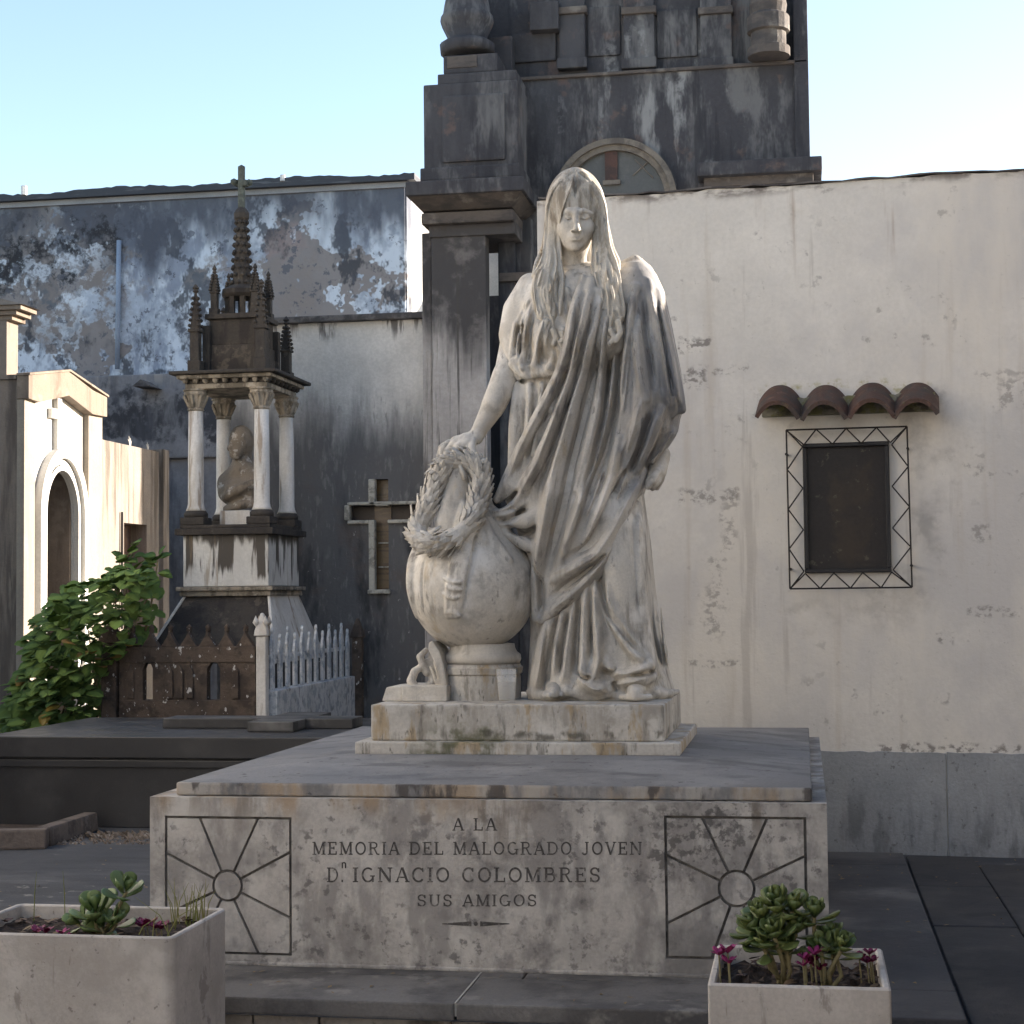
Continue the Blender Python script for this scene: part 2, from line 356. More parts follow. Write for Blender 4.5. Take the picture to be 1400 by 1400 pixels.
# dark framed panel behind the grille
fr = thing('dark_panel', (WA[0], WA[1], 0), 'dark glazed panel in a thin black frame on cream wall', 'framed panel', rz=WANG)
x0, z1 = WL(1097, 607, .02); x1, z0 = WL(1219, 782, .02)
M['frame'] = weathered('dark_frame', rgb(.022, .021, .022), rough=.5, bump=.2)
M['panelpic'] = weathered('faded_panel', rgb(.03, .027, .026), [dict(c=rgb(.075, .055, .034), s=5, lo=.3, hi=.6, amt=.35, box=(Wx(x0+.14), Wx(x1-.1), z0+.05, z1-.12, .03)), dict(c=rgb(.10, .09, .07), s=24, lo=.62, hi=.7, amt=.6, seed=3)], rough=.55, bump=.1, spec=.2)
w = .02
for nm, a in (('frame_rail', (x0, x1, -.03, -.001, z0, z0+w)), ('frame_rail', (x0, x1, -.034, -.001, z1-w, z1)), ('frame_stile', (x0, x0+w, -.028, -.001, z0+w, z1-w)), ('frame_stile', (x1-w, x1, -.028, -.001, z0+w, z1-w))):
    MB().box(*a).build(nm, M['frame'], fr, local=True, bevel=.003, seg=1)
MB().box(x0+w, x1-w, -.012, -.001, z0+w, z1-w).build('glazed_panel', M['panelpic'], fr, local=True)
# ------------------------------------------------------------ chapel, party walls and mausoleums behind
def Q(px, py, Y): return P(px, py, Y=Y)
def pxbox(px0, px1, py0, py1, Y, dep, y_off=0.0):
    pm = (py0+py1)/2; xm = (px0+px1)/2
    return (Q(px0, pm, Y)[0], Q(px1, pm, Y)[0], Y, Y+dep, Q(xm, py1, Y)[2], Q(xm, py0, Y)[2])
def PB(name, mat, parent, px0, px1, py0, py1, Y, dep, bevel=0.0):
    return BX(name, mat, parent, *pxbox(px0, px1, py0, py1, Y, dep), bevel=bevel)
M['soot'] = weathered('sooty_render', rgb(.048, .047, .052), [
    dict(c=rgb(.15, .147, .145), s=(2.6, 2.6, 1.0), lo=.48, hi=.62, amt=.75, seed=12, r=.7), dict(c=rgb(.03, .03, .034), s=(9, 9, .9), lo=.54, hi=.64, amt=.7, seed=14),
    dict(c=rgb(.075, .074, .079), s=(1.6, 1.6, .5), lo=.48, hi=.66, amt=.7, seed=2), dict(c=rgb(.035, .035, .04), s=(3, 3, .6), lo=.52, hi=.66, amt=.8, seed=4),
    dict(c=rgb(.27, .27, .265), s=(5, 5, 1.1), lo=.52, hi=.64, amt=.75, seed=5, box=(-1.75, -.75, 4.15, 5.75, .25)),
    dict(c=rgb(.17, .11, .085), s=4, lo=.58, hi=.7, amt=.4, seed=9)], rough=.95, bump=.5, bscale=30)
M['soot2'] = weathered('brown_cornice', rgb(.095, .08, .07), [dict(c=rgb(.05, .045, .045), s=(3, 3, 9), lo=.45, hi=.62, amt=.8, seed=2), dict(c=rgb(.22, .20, .175), s=4, lo=.56, hi=.68, amt=.5, seed=4)], bump=.5, bscale=30)
M['pillar'] = weathered('pillar_render', rgb(.36, .335, .315), [
    dict(c=rgb(.045, .042, .043), s=(2, 2, .8), lo=.28, hi=.5, amt=.96, seed=3, z=(3.0, 3.55), wob=.3, ws=(5, 5, .6)),
    dict(c=rgb(.06, .055, .05), s=(16, 16, .5), lo=.56, hi=.63, amt=.8, seed=5), dict(c=rgb(.22, .20, .19), s=3, lo=.5, hi=.65, amt=.5, seed=7)], bump=.5, bscale=30)
M['arch'] = weathered('arch_stone', rgb(.17, .15, .125), [dict(c=rgb(.07, .06, .055), s=6, lo=.46, hi=.64, amt=.7)], bump=.4)
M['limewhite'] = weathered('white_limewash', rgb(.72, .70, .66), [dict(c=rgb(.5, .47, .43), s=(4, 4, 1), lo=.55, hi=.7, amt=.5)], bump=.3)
ch = thing('chapel', tuple(Q(850, 1000, 13.9)*[1, 1, 0]), 'soot-dark chapel with round-arched lunette, corner pillar and urn finial', 'chapel')
YC = 13.9
PB('main_wall', M['soot'], ch, 706, 1103, 97, 1020, YC, 1.25)
# upper storey, set back
PB('upper_storey', M['soot'], ch, 655, 1098, -60, 97, YC+.12, 1.0)
for (a, b, c_, d, o_) in ((764, 799, -60, 84, .07), (852, 894, -60, 84, .07), (957, 1000, -60, 84, .07), (803, 848, 8, 76, .02), (898, 953, 12, 78, .02), (700, 760, 44, 84, .03)):
    PB('upper_pilaster' if o_ > .05 else 'upper_panel', M['soot'], ch, a, b, c_, d, YC+.12-o_, o_+.05, bevel=.014)
for (a, b) in ((761, 802), (849, 897), (954, 1003)):
    PB('pilaster_base', M['soot'], ch, a, b, 78, 92.5, YC+.02, .1, bevel=.012); PB('pilaster_band', M['soot2'], ch, a, b, 8, 18, YC+.02, .1, bevel=.012)
PB('string_course', M['soot2'], ch, 700, 1104, 93, 98, YC-.03, .3, bevel=.01)
PB('parapet_ledge', M['soot'], ch, 655, 700, 50, 103, YC-.05, .5, bevel=.01)
PB('sloping_slab', M['soot'], ch, 724, 763, 2, 40, YC-.02, .25, bevel=.01)
# cornice at right
PB('cornice', M['soot2'], ch, 962, 1112, 236, 252, YC-.16, 1.5, bevel=.01); PB('cornice_drip', M['soot'], ch, 953, 1124, 217, 236.4, YC-.24, 1.6, bevel=.012)
PB('corner_block', M['soot'], ch, 1085, 1105, -60, 218, YC-.03, .9, bevel=.01)
# right colonnette
def lathe_px(name, prof, px, Y, mat, parent, seg=20, smooth=True):
    x = Q(px, 400, Y)[0]; s_ = Y/F
    return MB().lathe([(r*s_, Q(px, py, Y)[2]) for r, py in prof], (x, Y, 0), seg).build(name, mat, parent, smooth=smooth)
lathe_px('turret', [(29, 78), (29, 66), (24, 64), (24, 46), (29, 44), (29, 24), (27, 22), (24, 20), (26, 8), (22, -12), (12, -40)], 1057, YC-.12, M['soot2'], ch, 18, False)
# corner pillar and its entablature
YPL = 13.42
pil = PB('corner_pillar', M['pillar'], ch, 592, 667, 305, 1036, YPL, .17, bevel=.012)
PB('pillar_jamb', M['pillar'], ch, 579, 592.5, 318, 1036, YPL+.1, .4, bevel=.012)
PB('second_pilaster', M['soot'], ch, 684, 707, 318, 1028, YPL+.30, .3, bevel=.01)
PB('pilaster_band', M['soot2'], ch, 682, 729, 372, 384, YPL+.26, .3, bevel=.01)
PB('side_wall', M['soot'], ch, 706, 731, 300, 1026, YPL+.36, .5)
PB('architrave', M['pillar'], ch, 586, 704, 303, 322, YPL-.02, .75, bevel=.01)
PB('cornice', M['soot2'], ch, 575, 702, 288, 304, YPL-.1, .95, bevel=.02)
MB().frustum(pxbox(577, 700, 275, 288, YPL-.08, .9)[:4], pxbox(577, 700, 288, 289, YPL, .9)[4], pxbox(556, 714, 262, 264, YPL-.26, 1.15)[:4], pxbox(556, 714, 263, 264, YPL-.26, .9)[5]).build('cornice_cove', M['soot2'], ch)
PB('cornice_drip', M['soot'], ch, 554, 716, 244, 263.5, YPL-.28, 1.2, bevel=.012)
PB('attic_block', M['soot'], ch, 579, 708, 112, 246, YPL-.02, .75, bevel=.015)
PB('attic_plinth', M['soot'], ch, 574, 711, 226, 244.5, YPL-.06, .8, bevel=.015)
PB('attic_panel', M['soot'], ch, 604, 690, 128, 220, YPL-.045, .1, bevel=.02)
PB('attic_cap', M['soot'], ch, 598, 706, 98, 113, YPL+.0, .7, bevel=.012)
fin = PB('finial_base', M['soot'], ch, 606, 680, 74, 99, YPL+.04, .42, bevel=.012)
PB('finial_notch', M['soot2'], ch, 611, 652, 76, 92, YPL+.03, .1, bevel=.005)
lathe_px('urn_finial', [(30, 76), (38, 74), (39, 62), (33, 58), (26, 56), (36, 36), (38, 30), (37, 24), (34, 20), (32, 8), (27, -14), (18, -34), (6, -50)], 642, YPL+.26, M['soot'], ch, 22, True)
PB('porch_wall_painted_sun', M['limewhite'], ch, 655, 705, 290, 404, 15.0, .1); PB('porch_wall_painted_shade', M['soot'], ch, 655, 705, 404.2, 1012, 14.98, .12)  # sun patch and the shade below it put in as white and dark walls
# lunette: stone arch, glazing, mullion
ac = Q(841, 276, YC); rs_ = YC/F
def half_ring(name, r0, r1, y0, y1, mat, parent, a0=0, a1=180, n=36, c=None):
    c = ac if c is None else c
    mb = MB(); vs = []; fs = []
    for i in range(n+1):
        a = R(a0+(a1-a0)*i/n)
        for r_, y_ in ((r0, y0), (r1, y0), (r1, y1), (r0, y1)): vs.append((c[0]+r_*math.cos(a), y_, c[2]+r_*math.sin(a)))
    for i in range(n):
        for k in range(4): fs.append((i*4+k, i*4+(k+1) % 4, (i+1)*4+(k+1) % 4, (i+1)*4+k))
    fs += [(0, 1, 2, 3), (n*4+3, n*4+2, n*4+1, n*4)]
    return mb.add(vs, fs).build(name, mat, parent)
half_ring('arch_moulding', 78*rs_, 86*rs_, YC-.09, YC-.001, M['arch'], ch); half_ring('arch_inner', 70*rs_, 78.2*rs_, YC-.06, YC-.001, M['arch'], ch)
M['dullglass'] = weathered('dull_glass', rgb(.065, .067, .065), [dict(c=rgb(.11, .11, .10), s=3, lo=.5, hi=.65, amt=.7), dict(c=rgb(.09, .09, .095), s=9, lo=.56, hi=.66, amt=.6)], rough=.5, bump=.15, spec=.5)
MB().prism([(ac[0]+70*rs_*math.cos(R(a)), ac[2]+70*rs_*math.sin(R(a))) for a in range(0, 181, 6)], YC-.012, YC-.003).build('lunette_pane', M['dullglass'], ch)
M['rust'] = weathered('rust_red_paint', rgb(.085, .05, .042), [dict(c=rgb(.05, .04, .038), s=10, lo=.5, hi=.62, amt=.7)], bump=.3)
PB('mullion', M['rust'], ch, 827, 844, 203, 246, YC-.035, .03); PB('mullion_sill', M['arch'], ch, 824, 848, 246, 252, YC-.045, .04)
MB().tube([Q(865, 240, YC-.02), Q(890, 218, YC-.02)], .006, 5).build('glazing_bar', M['arch'], ch); MB().tube([Q(868, 218, YC-.02), Q(893, 243, YC-.02)], .006, 5).build('glazing_bar', M['arch'], ch)

# ---- tall blue-white peeling party wall
YB = 18.6
zt = Q(280, 262, YB)[2]; xr = Q(556, 350, YB)[0]
def bb(px0, px1, py0, py1, s):
    a = Q(px0, py1, YB); b = Q(px1, py0, YB); return (a[0], b[0], a[2], b[2], s)
M['peel'] = weathered('peeling_limewash', rgb(.40, .44, .50), [
    dict(c=rgb(.62, .66, .71), s=1.1, lo=.46, hi=.54, amt=.95, seed=1, r=.7), dict(c=rgb(.22, .245, .30), s=(1.6, 1.6, .7), lo=.50, hi=.60, amt=.85, seed=3, r=.7),
    dict(c=rgb(.25, .22, .205), s=.8, lo=.545, hi=.56, amt=.95, seed=5, r=.68), dict(c=rgb(.05, .053, .062), s=(1.5, 1.5, 1.0), lo=.54, hi=.60, amt=.85, seed=7, r=.72),
    dict(c=rgb(.085, .09, .11), s=(1.6, 1.6, .5), lo=.2, hi=.5, amt=.92, seed=9, z=(zt-.95, zt-.35), wob=.5, ws=(1.5, 1.5, .5)),
    dict(c=rgb(.03, .03, .034), s=1.6, lo=.34, hi=.42, amt=.97, seed=11, box=bb(-10, 158, 312, 392, .25)),
    dict(c=rgb(.235, .205, .19), s=1.8, lo=.36, hi=.42, amt=.95, seed=16, box=bb(35, 165, 375, 450, .25)),
    dict(c=rgb(.26, .225, .205), s=2, lo=.34, hi=.4, amt=.95, seed=17, box=bb(270, 440, 355, 380, .1)), dict(c=rgb(.26, .225, .205), s=2, lo=.34, hi=.4, amt=.95, seed=19, box=bb(368, 430, 397, 436, .1)),
    dict(c=rgb(.30, .235, .22), s=2, lo=.42, hi=.52, amt=.8, seed=27, box=bb(378, 420, 305, 350, .15)), dict(c=rgb(.62, .65, .70), s=2.2, lo=.47, hi=.53, amt=.95, seed=28, box=bb(45, 145, 322, 372, .3)),
    dict(c=rgb(.07, .07, .08), s=(2, 2, 1), lo=.42, hi=.55, amt=.9, seed=13, box=bb(190, 310, 435, 485, .2)), dict(c=rgb(.07, .07, .08), s=(2, 2, 1), lo=.42, hi=.55, amt=.9, seed=23, box=bb(0, 160, 455, 478, .15)),
    dict(c=rgb(.10, .105, .125), s=7, lo=.58, hi=.62, amt=.75, seed=14, r=.7)], rough=.9, bump=.6, bscale=18, vary=.1)
pw = thing('party_wall', (xr-3, YB, 0), 'tall blue and white peeling party wall with dark gutter along its top', 'wall')
BX('wall_face', M['peel'], pw, -16, xr-.02, YB, YB+.25, -.05, zt)
BX('wall_flank', M['limewhite'], pw, xr-.35, xr, YB+.25, YB+8, -.05, zt-.02)
BX('flank_corner', M['peel'], pw, xr-.02, xr-.001, YB+.02, YB+.25, -.05, zt-.02)
M['gutter'] = weathered('dark_gutter', rgb(.05, .052, .06), [dict(c=rgb(.18, .18, .19), s=(2, 2, 20), lo=.55, hi=.65, amt=.5)], rough=.6, bump=.2)
rnd = random.Random(8)
n = 200; xs = np.linspace(-16, xr+.12, n)
tp = [(x, zt+.075+rnd.uniform(-.012, .012)+.02*math.sin(x*3)) for x in xs]
MB().prism([(-16, zt-.01), (xr+.12, zt-.01)]+tp[::-1], YB-.10, YB+.4).build('gutter', M['gutter'], pw)
BX('gutter_board', weathered('pale_board', rgb(.30, .30, .31), bump=.3), pw, -16, xr+.02, YB-.03, YB-.001, zt-.075, zt-.012)
a = Q(165, 330, YB); b = Q(165, 505, YB)
MB().tube([(a[0], YB-.05, a[2]), (a[0]-.02, YB-.05, b[2])], .03, 8).build('drain_pipe', weathered('blue_pipe', rgb(.25, .30, .38), rough=.6, bump=.1), pw, smooth=True)
MB().tube([(Q(38, 250, YB)[0], YB-.1, zt+.05), (Q(38, 250, YB)[0], YB-.1, zt+.16)], .035, 6).build('gutter_bracket', M['limewhite'], pw)
MB().tube([(Q(390, 250, YB)[0], YB-.1, zt+.05), (Q(390, 250, YB)[0], YB-.1, zt+.12)], .03, 6).build('gutter_bracket', M['limewhite'], pw)
# ---- lower wall standing before it
YL = 18.15
zlw = Q(180, 512, YL)[2]
M['lowmould'] = weathered('mouldy_render', rgb(.22, .215, .22), [
    dict(c=rgb(.045, .045, .05), s=(3, 3, .8), lo=.30, hi=.5, amt=.95, seed=2, box=(-14, -4.2, Q(180, 600, YL)[2], Q(180, 545, YL)[2], .15)), dict(c=rgb(.33, .30, .27), s=(9, 9, 1), lo=.48, hi=.62, amt=.8, seed=3, z=(zlw-.25, zlw)),
    dict(c=rgb(.36, .34, .33), s=(5, 5, 3), lo=.5, hi=.6, amt=.6, seed=4, box=(-14, -4.2, Q(180, 622, YL)[2], Q(180, 602, YL)[2], .05)), dict(c=rgb(.09, .09, .10), s=(4, 4, 1), lo=.5, hi=.66, amt=.7, seed=8)], bump=.5, bscale=25)
lw = thing('low_wall', (-6, YL, 0), 'dark mouldy lower wall along the foot of the peeling wall', 'wall')
z1 = Q(180, 512, YL)[2]; z2 = Q(180, 628, YL)[2]
BX('upper_band', M['lowmould'], lw, -14, Q(420, 520, YL)[0], YL, YB-.001, z2, z1, bevel=.02); BX('lower_band', M['lowmould'], lw, -14, Q(420, 520, YL)[0], YL+.06, YB-.001, -.05, z2-.001)
MB().prism([(Q(195, 532, YL)[0], Q(195, 532, YL)[2]), (Q(206, 523, YL)[0], Q(206, 523, YL)[2]), (Q(222, 533, YL)[0], Q(222, 533, YL)[2])], YL-.3, YL-.001).build('gable_stub', M['coping'], lw)
# ---- white wall with black mould and a cross-shaped window
YW = 13.62
zt = Q(480, 440, YW)[2]
def cross_px(s=0):
    return (508-s, 531+s, 655-s, 808+s), (478-s, 568+s, 690-s, 711+s)
M['mould'] = weathered('mouldy_white_plaster', rgb(.56, .53, .49), [
    dict(c=rgb(.46, .44, .41), s=(2, 2, .7), lo=.5, hi=.66, amt=.6, seed=2),
    dict(c=rgb(.085, .083, .086), s=(5, 5, 1.5), lo=.12, hi=.42, amt=.93, seed=3, z=(3.15, 2.45), wob=.28, ws=(4, 4, .6)),
    dict(c=rgb(.20, .19, .185), s=(22, 22, 6), lo=.54, hi=.66, amt=.75, seed=5, z=(3.0, 2.6), wob=.3), dict(c=rgb(.03, .03, .033), s=(4, 4, 1.2), lo=.46, hi=.62, amt=.8, seed=7, z=(2.2, 1.2), wob=.4),
    dict(c=rgb(.13, .10, .085), s=3, lo=.52, hi=.64, amt=.5, seed=8, z=(2.6, 1.6)), dict(c=rgb(.42, .40, .38), s=16, lo=.66, hi=.70, amt=.9, seed=9, z=(2.6, 2.0)),
    dict(c=rgb(.10, .09, .085), s=(10, 10, 1.2), lo=.52, hi=.6, amt=.9, seed=11, z=(zt-.16, zt-.02), wob=.08, ws=(9, 9, 1))], rough=.95, bump=.45, bscale=40)
ww = thing('mouldy_wall', (Q(480, 900, YW)[0], YW, 0), 'white wall blackened by mould with a cross-shaped window', 'wall')
xl, xr2 = Q(296, 600, YW)[0], Q(592, 600, YW)[0]
def X_(p): return Q(p, 700, YW)[0]
def Z_(p): return Q(520, p, YW)[2]
v, h_ = cross_px(0); T = .22
# wall built round the cross opening
for (a, b, c_, d) in ((xl, X_(h_[0]), -.05, zt), (X_(h_[1]), xr2, -.05, zt), (X_(h_[0]), X_(v[0]), Z_(h_[2]), zt), (X_(v[1]), X_(h_[1]), Z_(h_[2]), zt), (X_(v[0]), X_(v[1]), Z_(v[2]), zt),
                      (X_(h_[0]), X_(v[0]), -.05, Z_(h_[3])), (X_(v[1]), X_(h_[1]), -.05, Z_(h_[3])), (X_(v[0]), X_(v[1]), -.05, Z_(v[3]))):
    BX('wall_panel', M['mould'], ww, a, b, YW, YW+T, c_, d)
BX('coping', M['coping'], ww, xl-.05, xr2+.02, YW-.06, YW+T+.05, zt, zt+.055, bevel=.012)
wi = BX('cross_window', weathered('amber_pane', rgb(.16, .10, .045), [dict(c=rgb(.09, .055, .03), s=(3, 3, 30), lo=.48, hi=.56, amt=.8)], rough=.35, bump=.2, spec=.5), ww, X_(v[0]), X_(v[1]), YW+.10, YW+.115, Z_(v[3]), Z_(v[2]))
BX('cross_arm_pane', weathered('dark_pane', rgb(.07, .055, .045), rough=.5, bump=.2), wi, X_(h_[0]), X_(h_[1]), YW+.117, YW+.13, Z_(h_[3]), Z_(h_[2]))
M['winframe'] = weathered('window_frame', rgb(.42, .39, .33), [dict(c=rgb(.16, .15, .13), s=14, lo=.5, hi=.62, amt=.7)], bump=.4)
for (a, b, c_, d) in ((505, 514, 655, 690), (505, 513, 711, 808), (503, 533, 806, 812), (514, 532, 688, 692), (476, 505, 711, 716), (531, 570, 711, 716), (476, 570, 686, 690.5), (472, 479, 690, 711)):
    MB().box(X_(a), X_(b), YW-.035, YW+.04, Z_(d), Z_(c_)).build('frame', M['winframe'], wi, bevel=.006, seg=1)
for p in (741, 774): MB().box(X_(514), X_(530), YW+.07, YW+.095, Z_(p+2), Z_(p)).build('glazing_bar', M['winframe'], wi)

# ---- white mausoleum with arched door (its front looks to the right, along the alley)
XM = Q(33, 545, 14.0)[0]
def fy(px): return P(px, 700, X=XM)[1]           # depth of a photo column on that front
def FZ(px, py): return P(px, py, X=XM)[2]
M['mwhite'] = weathered('white_marble_facing', rgb(.54, .525, .49), [dict(c=rgb(.62, .58, .52), s=(3, 3, .8), lo=.52, hi=.68, amt=.5)], rough=.7, bump=.15)
M['mstone'] = weathered('buff_stone', rgb(.20, .16, .125), [dict(c=rgb(.11, .085, .065), s=(7, 7, 1), lo=.48, hi=.65, amt=.7), dict(c=rgb(.28, .235, .185), s=4, lo=.55, hi=.65, amt=.5)], bump=.3)
M['mbrown'] = weathered('brown_weathered_side', rgb(.20, .165, .135), [dict(c=rgb(.08, .065, .055), s=(4, 4, .5), lo=.46, hi=.62, amt=.85, seed=3), dict(c=rgb(.30, .26, .21), s=(6, 6, .7), lo=.55, hi=.66, amt=.6, seed=6)], bump=.4)
M['mpale'] = weathered('pale_pilaster_stone', rgb(.27, .235, .19), [dict(c=rgb(.22, .18, .14), s=(7, 7, .8), lo=.5, hi=.65, amt=.7)], bump=.3)
mz = thing('mausoleum', (XM-.8, 14.8, 0), 'narrow white mausoleum with gabled front, cross and arched door', 'mausoleum')
y0, y1 = fy(33), fy(140); yp0, yp1 = fy(48), fy(121)
zL = FZ(33, 545); zLt = FZ(33, 513); yA = fy(88); zA = FZ(88, 541); zAt = FZ(88, 508); zR = FZ(140, 570); zRt = FZ(140, 543)
oc_ = (fy(68)+fy(106))/2; ro_ = (fy(106)-fy(68))/2
BX('body', M['mbrown'], mz, XM-4, XM-.5, y0+.13, y1-.01, -.05, zLt-.03); BX('side_wall', M['mbrown'], mz, XM-4, XM-.076, y0+.01, y0+.125, -.05, zLt-.03); BX('reveal', M['mstone'], mz, XM-.499, XM-.0785, oc_+ro_, y1-.01, -.05, zRt-.1)
for (a, b, c_) in ((y0, yp0, zL), (yp1, y1, zR)): BX('pilaster', M['mpale'], mz, XM-.075, XM, a, b, -.05, c_-.002, bevel=.01)
# gable cornice
MB().prism([(y0-.01, zL), (yp0, zL-.01), (yA, zA), (yp1, zR-.01), (y1+.01, zR), (y1+.01, zRt), (yp1, zRt+.03), (yA, zAt), (y0-.01, zLt)], XM-.07, XM+.045, 'x').build('gable_cornice', M['mstone'], mz, bevel=.006)
MB().prism([(y0-.02, zLt), (yA, zAt), (y1+.02, zRt), (y1+.02, zRt+.02), (yA, zAt+.02), (y0-.02, zLt+.02)], XM-.07, XM+.06, 'x').build('gable_cap', M['mstone'], mz)
BX('side_cap', M['mbrown'], mz, XM-4, XM-.075, y0-.01, y0+.3, zLt-.029, zLt+.01)
# field with arched opening
oc = (fy(66)+fy(108))/2; ro = (fy(108)-fy(66))/2; zs = FZ(87, 705)
zc_ = lambda y: min(np.interp(y, [yp0, yA, yp1], [zL-.01, zA, zR-.01]), 99)
mb = MB(); xf = XM-.055; N = 18
pts = [(oc-ro*math.cos(math.pi*i/N), zs+ro*1.25*math.sin(math.pi*i/N)) for i in range(N+1)]
poly = [(yp0, -.05)]+[(pts[0][0], -.05)]+pts+[(pts[-1][0], -.05), (yp1, -.05), (yp1, zR-.012), (yA, zA-.002), (yp0, zL-.012)]
MB().prism(poly, XM-.078, xf, 'x').build('facade_field', M['mwhite'], mz)
for (r0, r1, pr) in ((1.02, 1.16, .05), (1.16, 1.30, .035), (1.30, 1.56, .075)):
    vs = []; fs = []; n = 24
    ang = [math.pi*i/n for i in range(n+1)]
    path0 = [(oc-ro*r0, -.05)]+[(oc-ro*r0*math.cos(a), zs+ro*r0*1.25*math.sin(a)) for a in ang]+[(oc+ro*r0, -.05)]
    path1 = [(oc-ro*r1, -.05)]+[(oc-ro*r1*math.cos(a), zs+ro*r1*1.22*math.sin(a)) for a in ang]+[(oc+ro*r1, -.05)]
    K = len(path0)
    for p, q in zip(path0, path1): vs += [(xf-.01, p[0], p[1]), (xf+pr, p[0], p[1]), (xf+pr, q[0], q[1]), (xf-.01, q[0], q[1])]
    for i in range(K-1):
        for k in range(4): fs.append((i*4+k, i*4+(k+1) % 4, (i+1)*4+(k+1) % 4, (i+1)*4+k))
    MB().add(vs, fs).build('archivolt', M['mwhite'], mz)
BX('door', weathered('dark_bronze_door', rgb(.05, .045, .04), [dict(c=rgb(.09, .08, .07), s=(2, 9, 2), lo=.5, hi=.6, amt=.6)], rough=.6, bump=.2), mz, XM-.48, XM-.44, oc-ro*1.05, oc+ro*1.05, -.05, zs+ro*1.3)
zc0 = FZ(80, 548)
BX('cross_upright', M['mwhite'], mz, xf, xf+.05, fy(79.5), fy(85), FZ(82, 628), FZ(82, 545)); BX('cross_bar', M['mwhite'], mz, xf, xf+.046, fy(72), fy(92.5), FZ(82, 573), FZ(82, 560))

# ---- small concrete vault beside it
M['vault'] = weathered('streaked_concrete', rgb(.24, .205, .17), [dict(c=rgb(.085, .068, .052), s=(9, 9, .7), lo=.46, hi=.62, amt=.85, seed=2, z=(1.55, 2.2), wob=.3), dict(c=rgb(.15, .122, .098), s=(5, 5, .8), lo=.5, hi=.64, amt=.7, seed=4), dict(c=rgb(.15, .13, .11), s=(18, 18, 2), lo=.58, hi=.66, amt=.7, seed=6)], bump=.4, bscale=40)
va = thing('burial_vault', (XM-.7, fy(185), 0), 'plain streaked concrete burial vault with narrow doorway', 'vault')
ya, yb = fy(141.5), fy(227); za = FZ(141, 601); zb = FZ(227, 619); yd0, yd1 = fy(172), fy(203); zd = FZ(186, 716)
MB().prism([(ya, -.05), (yd0, -.05), (yd0, zd), (yd1, zd), (yd1, -.05), (yb, -.05), (yb, (za+zb)/2), (ya, (za+zb)/2)], XM-.26, XM-.02, 'x').build('front_wall', M['vault'], va)
BX('body', M['vault'], va, XM-2.4, XM-.27, ya, yb, -.05, (za+zb)/2-.02)
BX('corner_strip', M['vault'], va, XM-.22, XM+.03, fy(220), yb+.02, -.05, (za+zb)/2+.03, bevel=.008)
BX('iron_door', weathered('rusty_door', rgb(.11, .065, .05), [dict(c=rgb(.05, .04, .04), s=8, lo=.5, hi=.6, amt=.7)], rough=.7), va, XM-.24, XM-.20, yd0, yd1, -.05, zd)
MB().tube([(XM+.0, fy(167), FZ(167, 700)), (XM+.0, fy(167), FZ(167, 860))], .012, 6).build('drain_pipe', M['iron'], va)
M['twig'] = weathered('pale_dry_stem', rgb(.5, .47, .42), bump=.1)
for i, px in enumerate((190, 214)):
    zt_ = (za+zb)/2; t = thing('dry_weed', (XM-.1, fy(px), zt_), ['taller pale dry weed sprouting on top of the concrete vault', 'shorter pale dry weed at the corner strip of the concrete vault'][i], 'weed', 'dry weeds on the vault')
    for k in range(4):
        a = -.6+.35*k+.1*i; L_ = .12-.02*abs(k-1)-.02*i
        MB().tube([(XM-.1, fy(px), zt_-.01), (XM-.1, fy(px)+math.sin(a)*L_*.5, zt_+L_*.6), (XM-.1, fy(px)+math.sin(a)*L_*1.1, zt_+L_*math.cos(a))], [.007, .006, .003], 5).build('stem', M['twig'], t)
# ---- eave of another mausoleum at the left
em = thing('tiled_mausoleum', (-8.6, 16.2, 0), 'sunlit moulded eave of a grey mausoleum behind the white one', 'mausoleum')
YE = 15.2; xe = Q(29, 430, YE)[0]; ze = Q(10, 436, YE)[2]
BX('body', M['mbrown'], em, xe-3, xe-.18, YE+.06, YE+.30, -.05, ze)
for k in range(3): BX('eave_moulding', M['mstone'], em, xe-3.1, xe-.12+.06*k, YE+.05-.03*k, YE+.34, ze+.045*k, ze+.045*(k+1)-.002, bevel=.005)
MB().frustum((xe-3.1, xe+.03, YE-.03, YE+.36), ze+.135, (xe-3.1, xe-.9, YE+.12, YE+.2), ze+.40).build('roof', M['mstone'], em)
# ------------------------------------------------------------ unseen tombs and niche wall, added to shade and bounce light
def added_tomb_house(x0, x1, y0, y1, h, face, mat, label, gable=.5):
    o = thing('mausoleum', ((x0+x1)/2, (y0+y1)/2, -.3), label, 'mausoleum', 'unseen mausoleums added to shade and bounce light')
    BX('body', mat, o, x0, x1, y0, y1, -.3, h, bevel=.02)
    BX('cornice', M['mstone'], o, x0-.12, x1+.12, y0-.12, y1+.12, h+.001, h+.16, bevel=.02)
    ym = (y0+y1)/2
    MB().prism([(y0-.05, h+.162), (y1+.05, h+.162), (ym, h+.162+gable)], x0, x1, 'x').build('gable', mat, o)
    xf, s_ = (x1, 1) if face > 0 else (x0, -1)
    a, b = sorted((xf+.001*s_, xf+.07*s_))
    for yy in (y0+.02, y1-.32): BX('pilaster', M['mwhite'], o, a, b, yy, yy+.30, -.3, h-.002, bevel=.01)
    a, b = sorted((xf+.001*s_, xf+.04*s_)); BX('door', M['frame'], o, a, b, ym-.45, ym+.45, -.3, 1.8, bevel=.01)
    a, b = sorted((xf+.001*s_, xf+.09*s_)); BX('lintel', M['mstone'], o, a, b, ym-.6, ym+.6, 1.801, 2.0, bevel=.01)
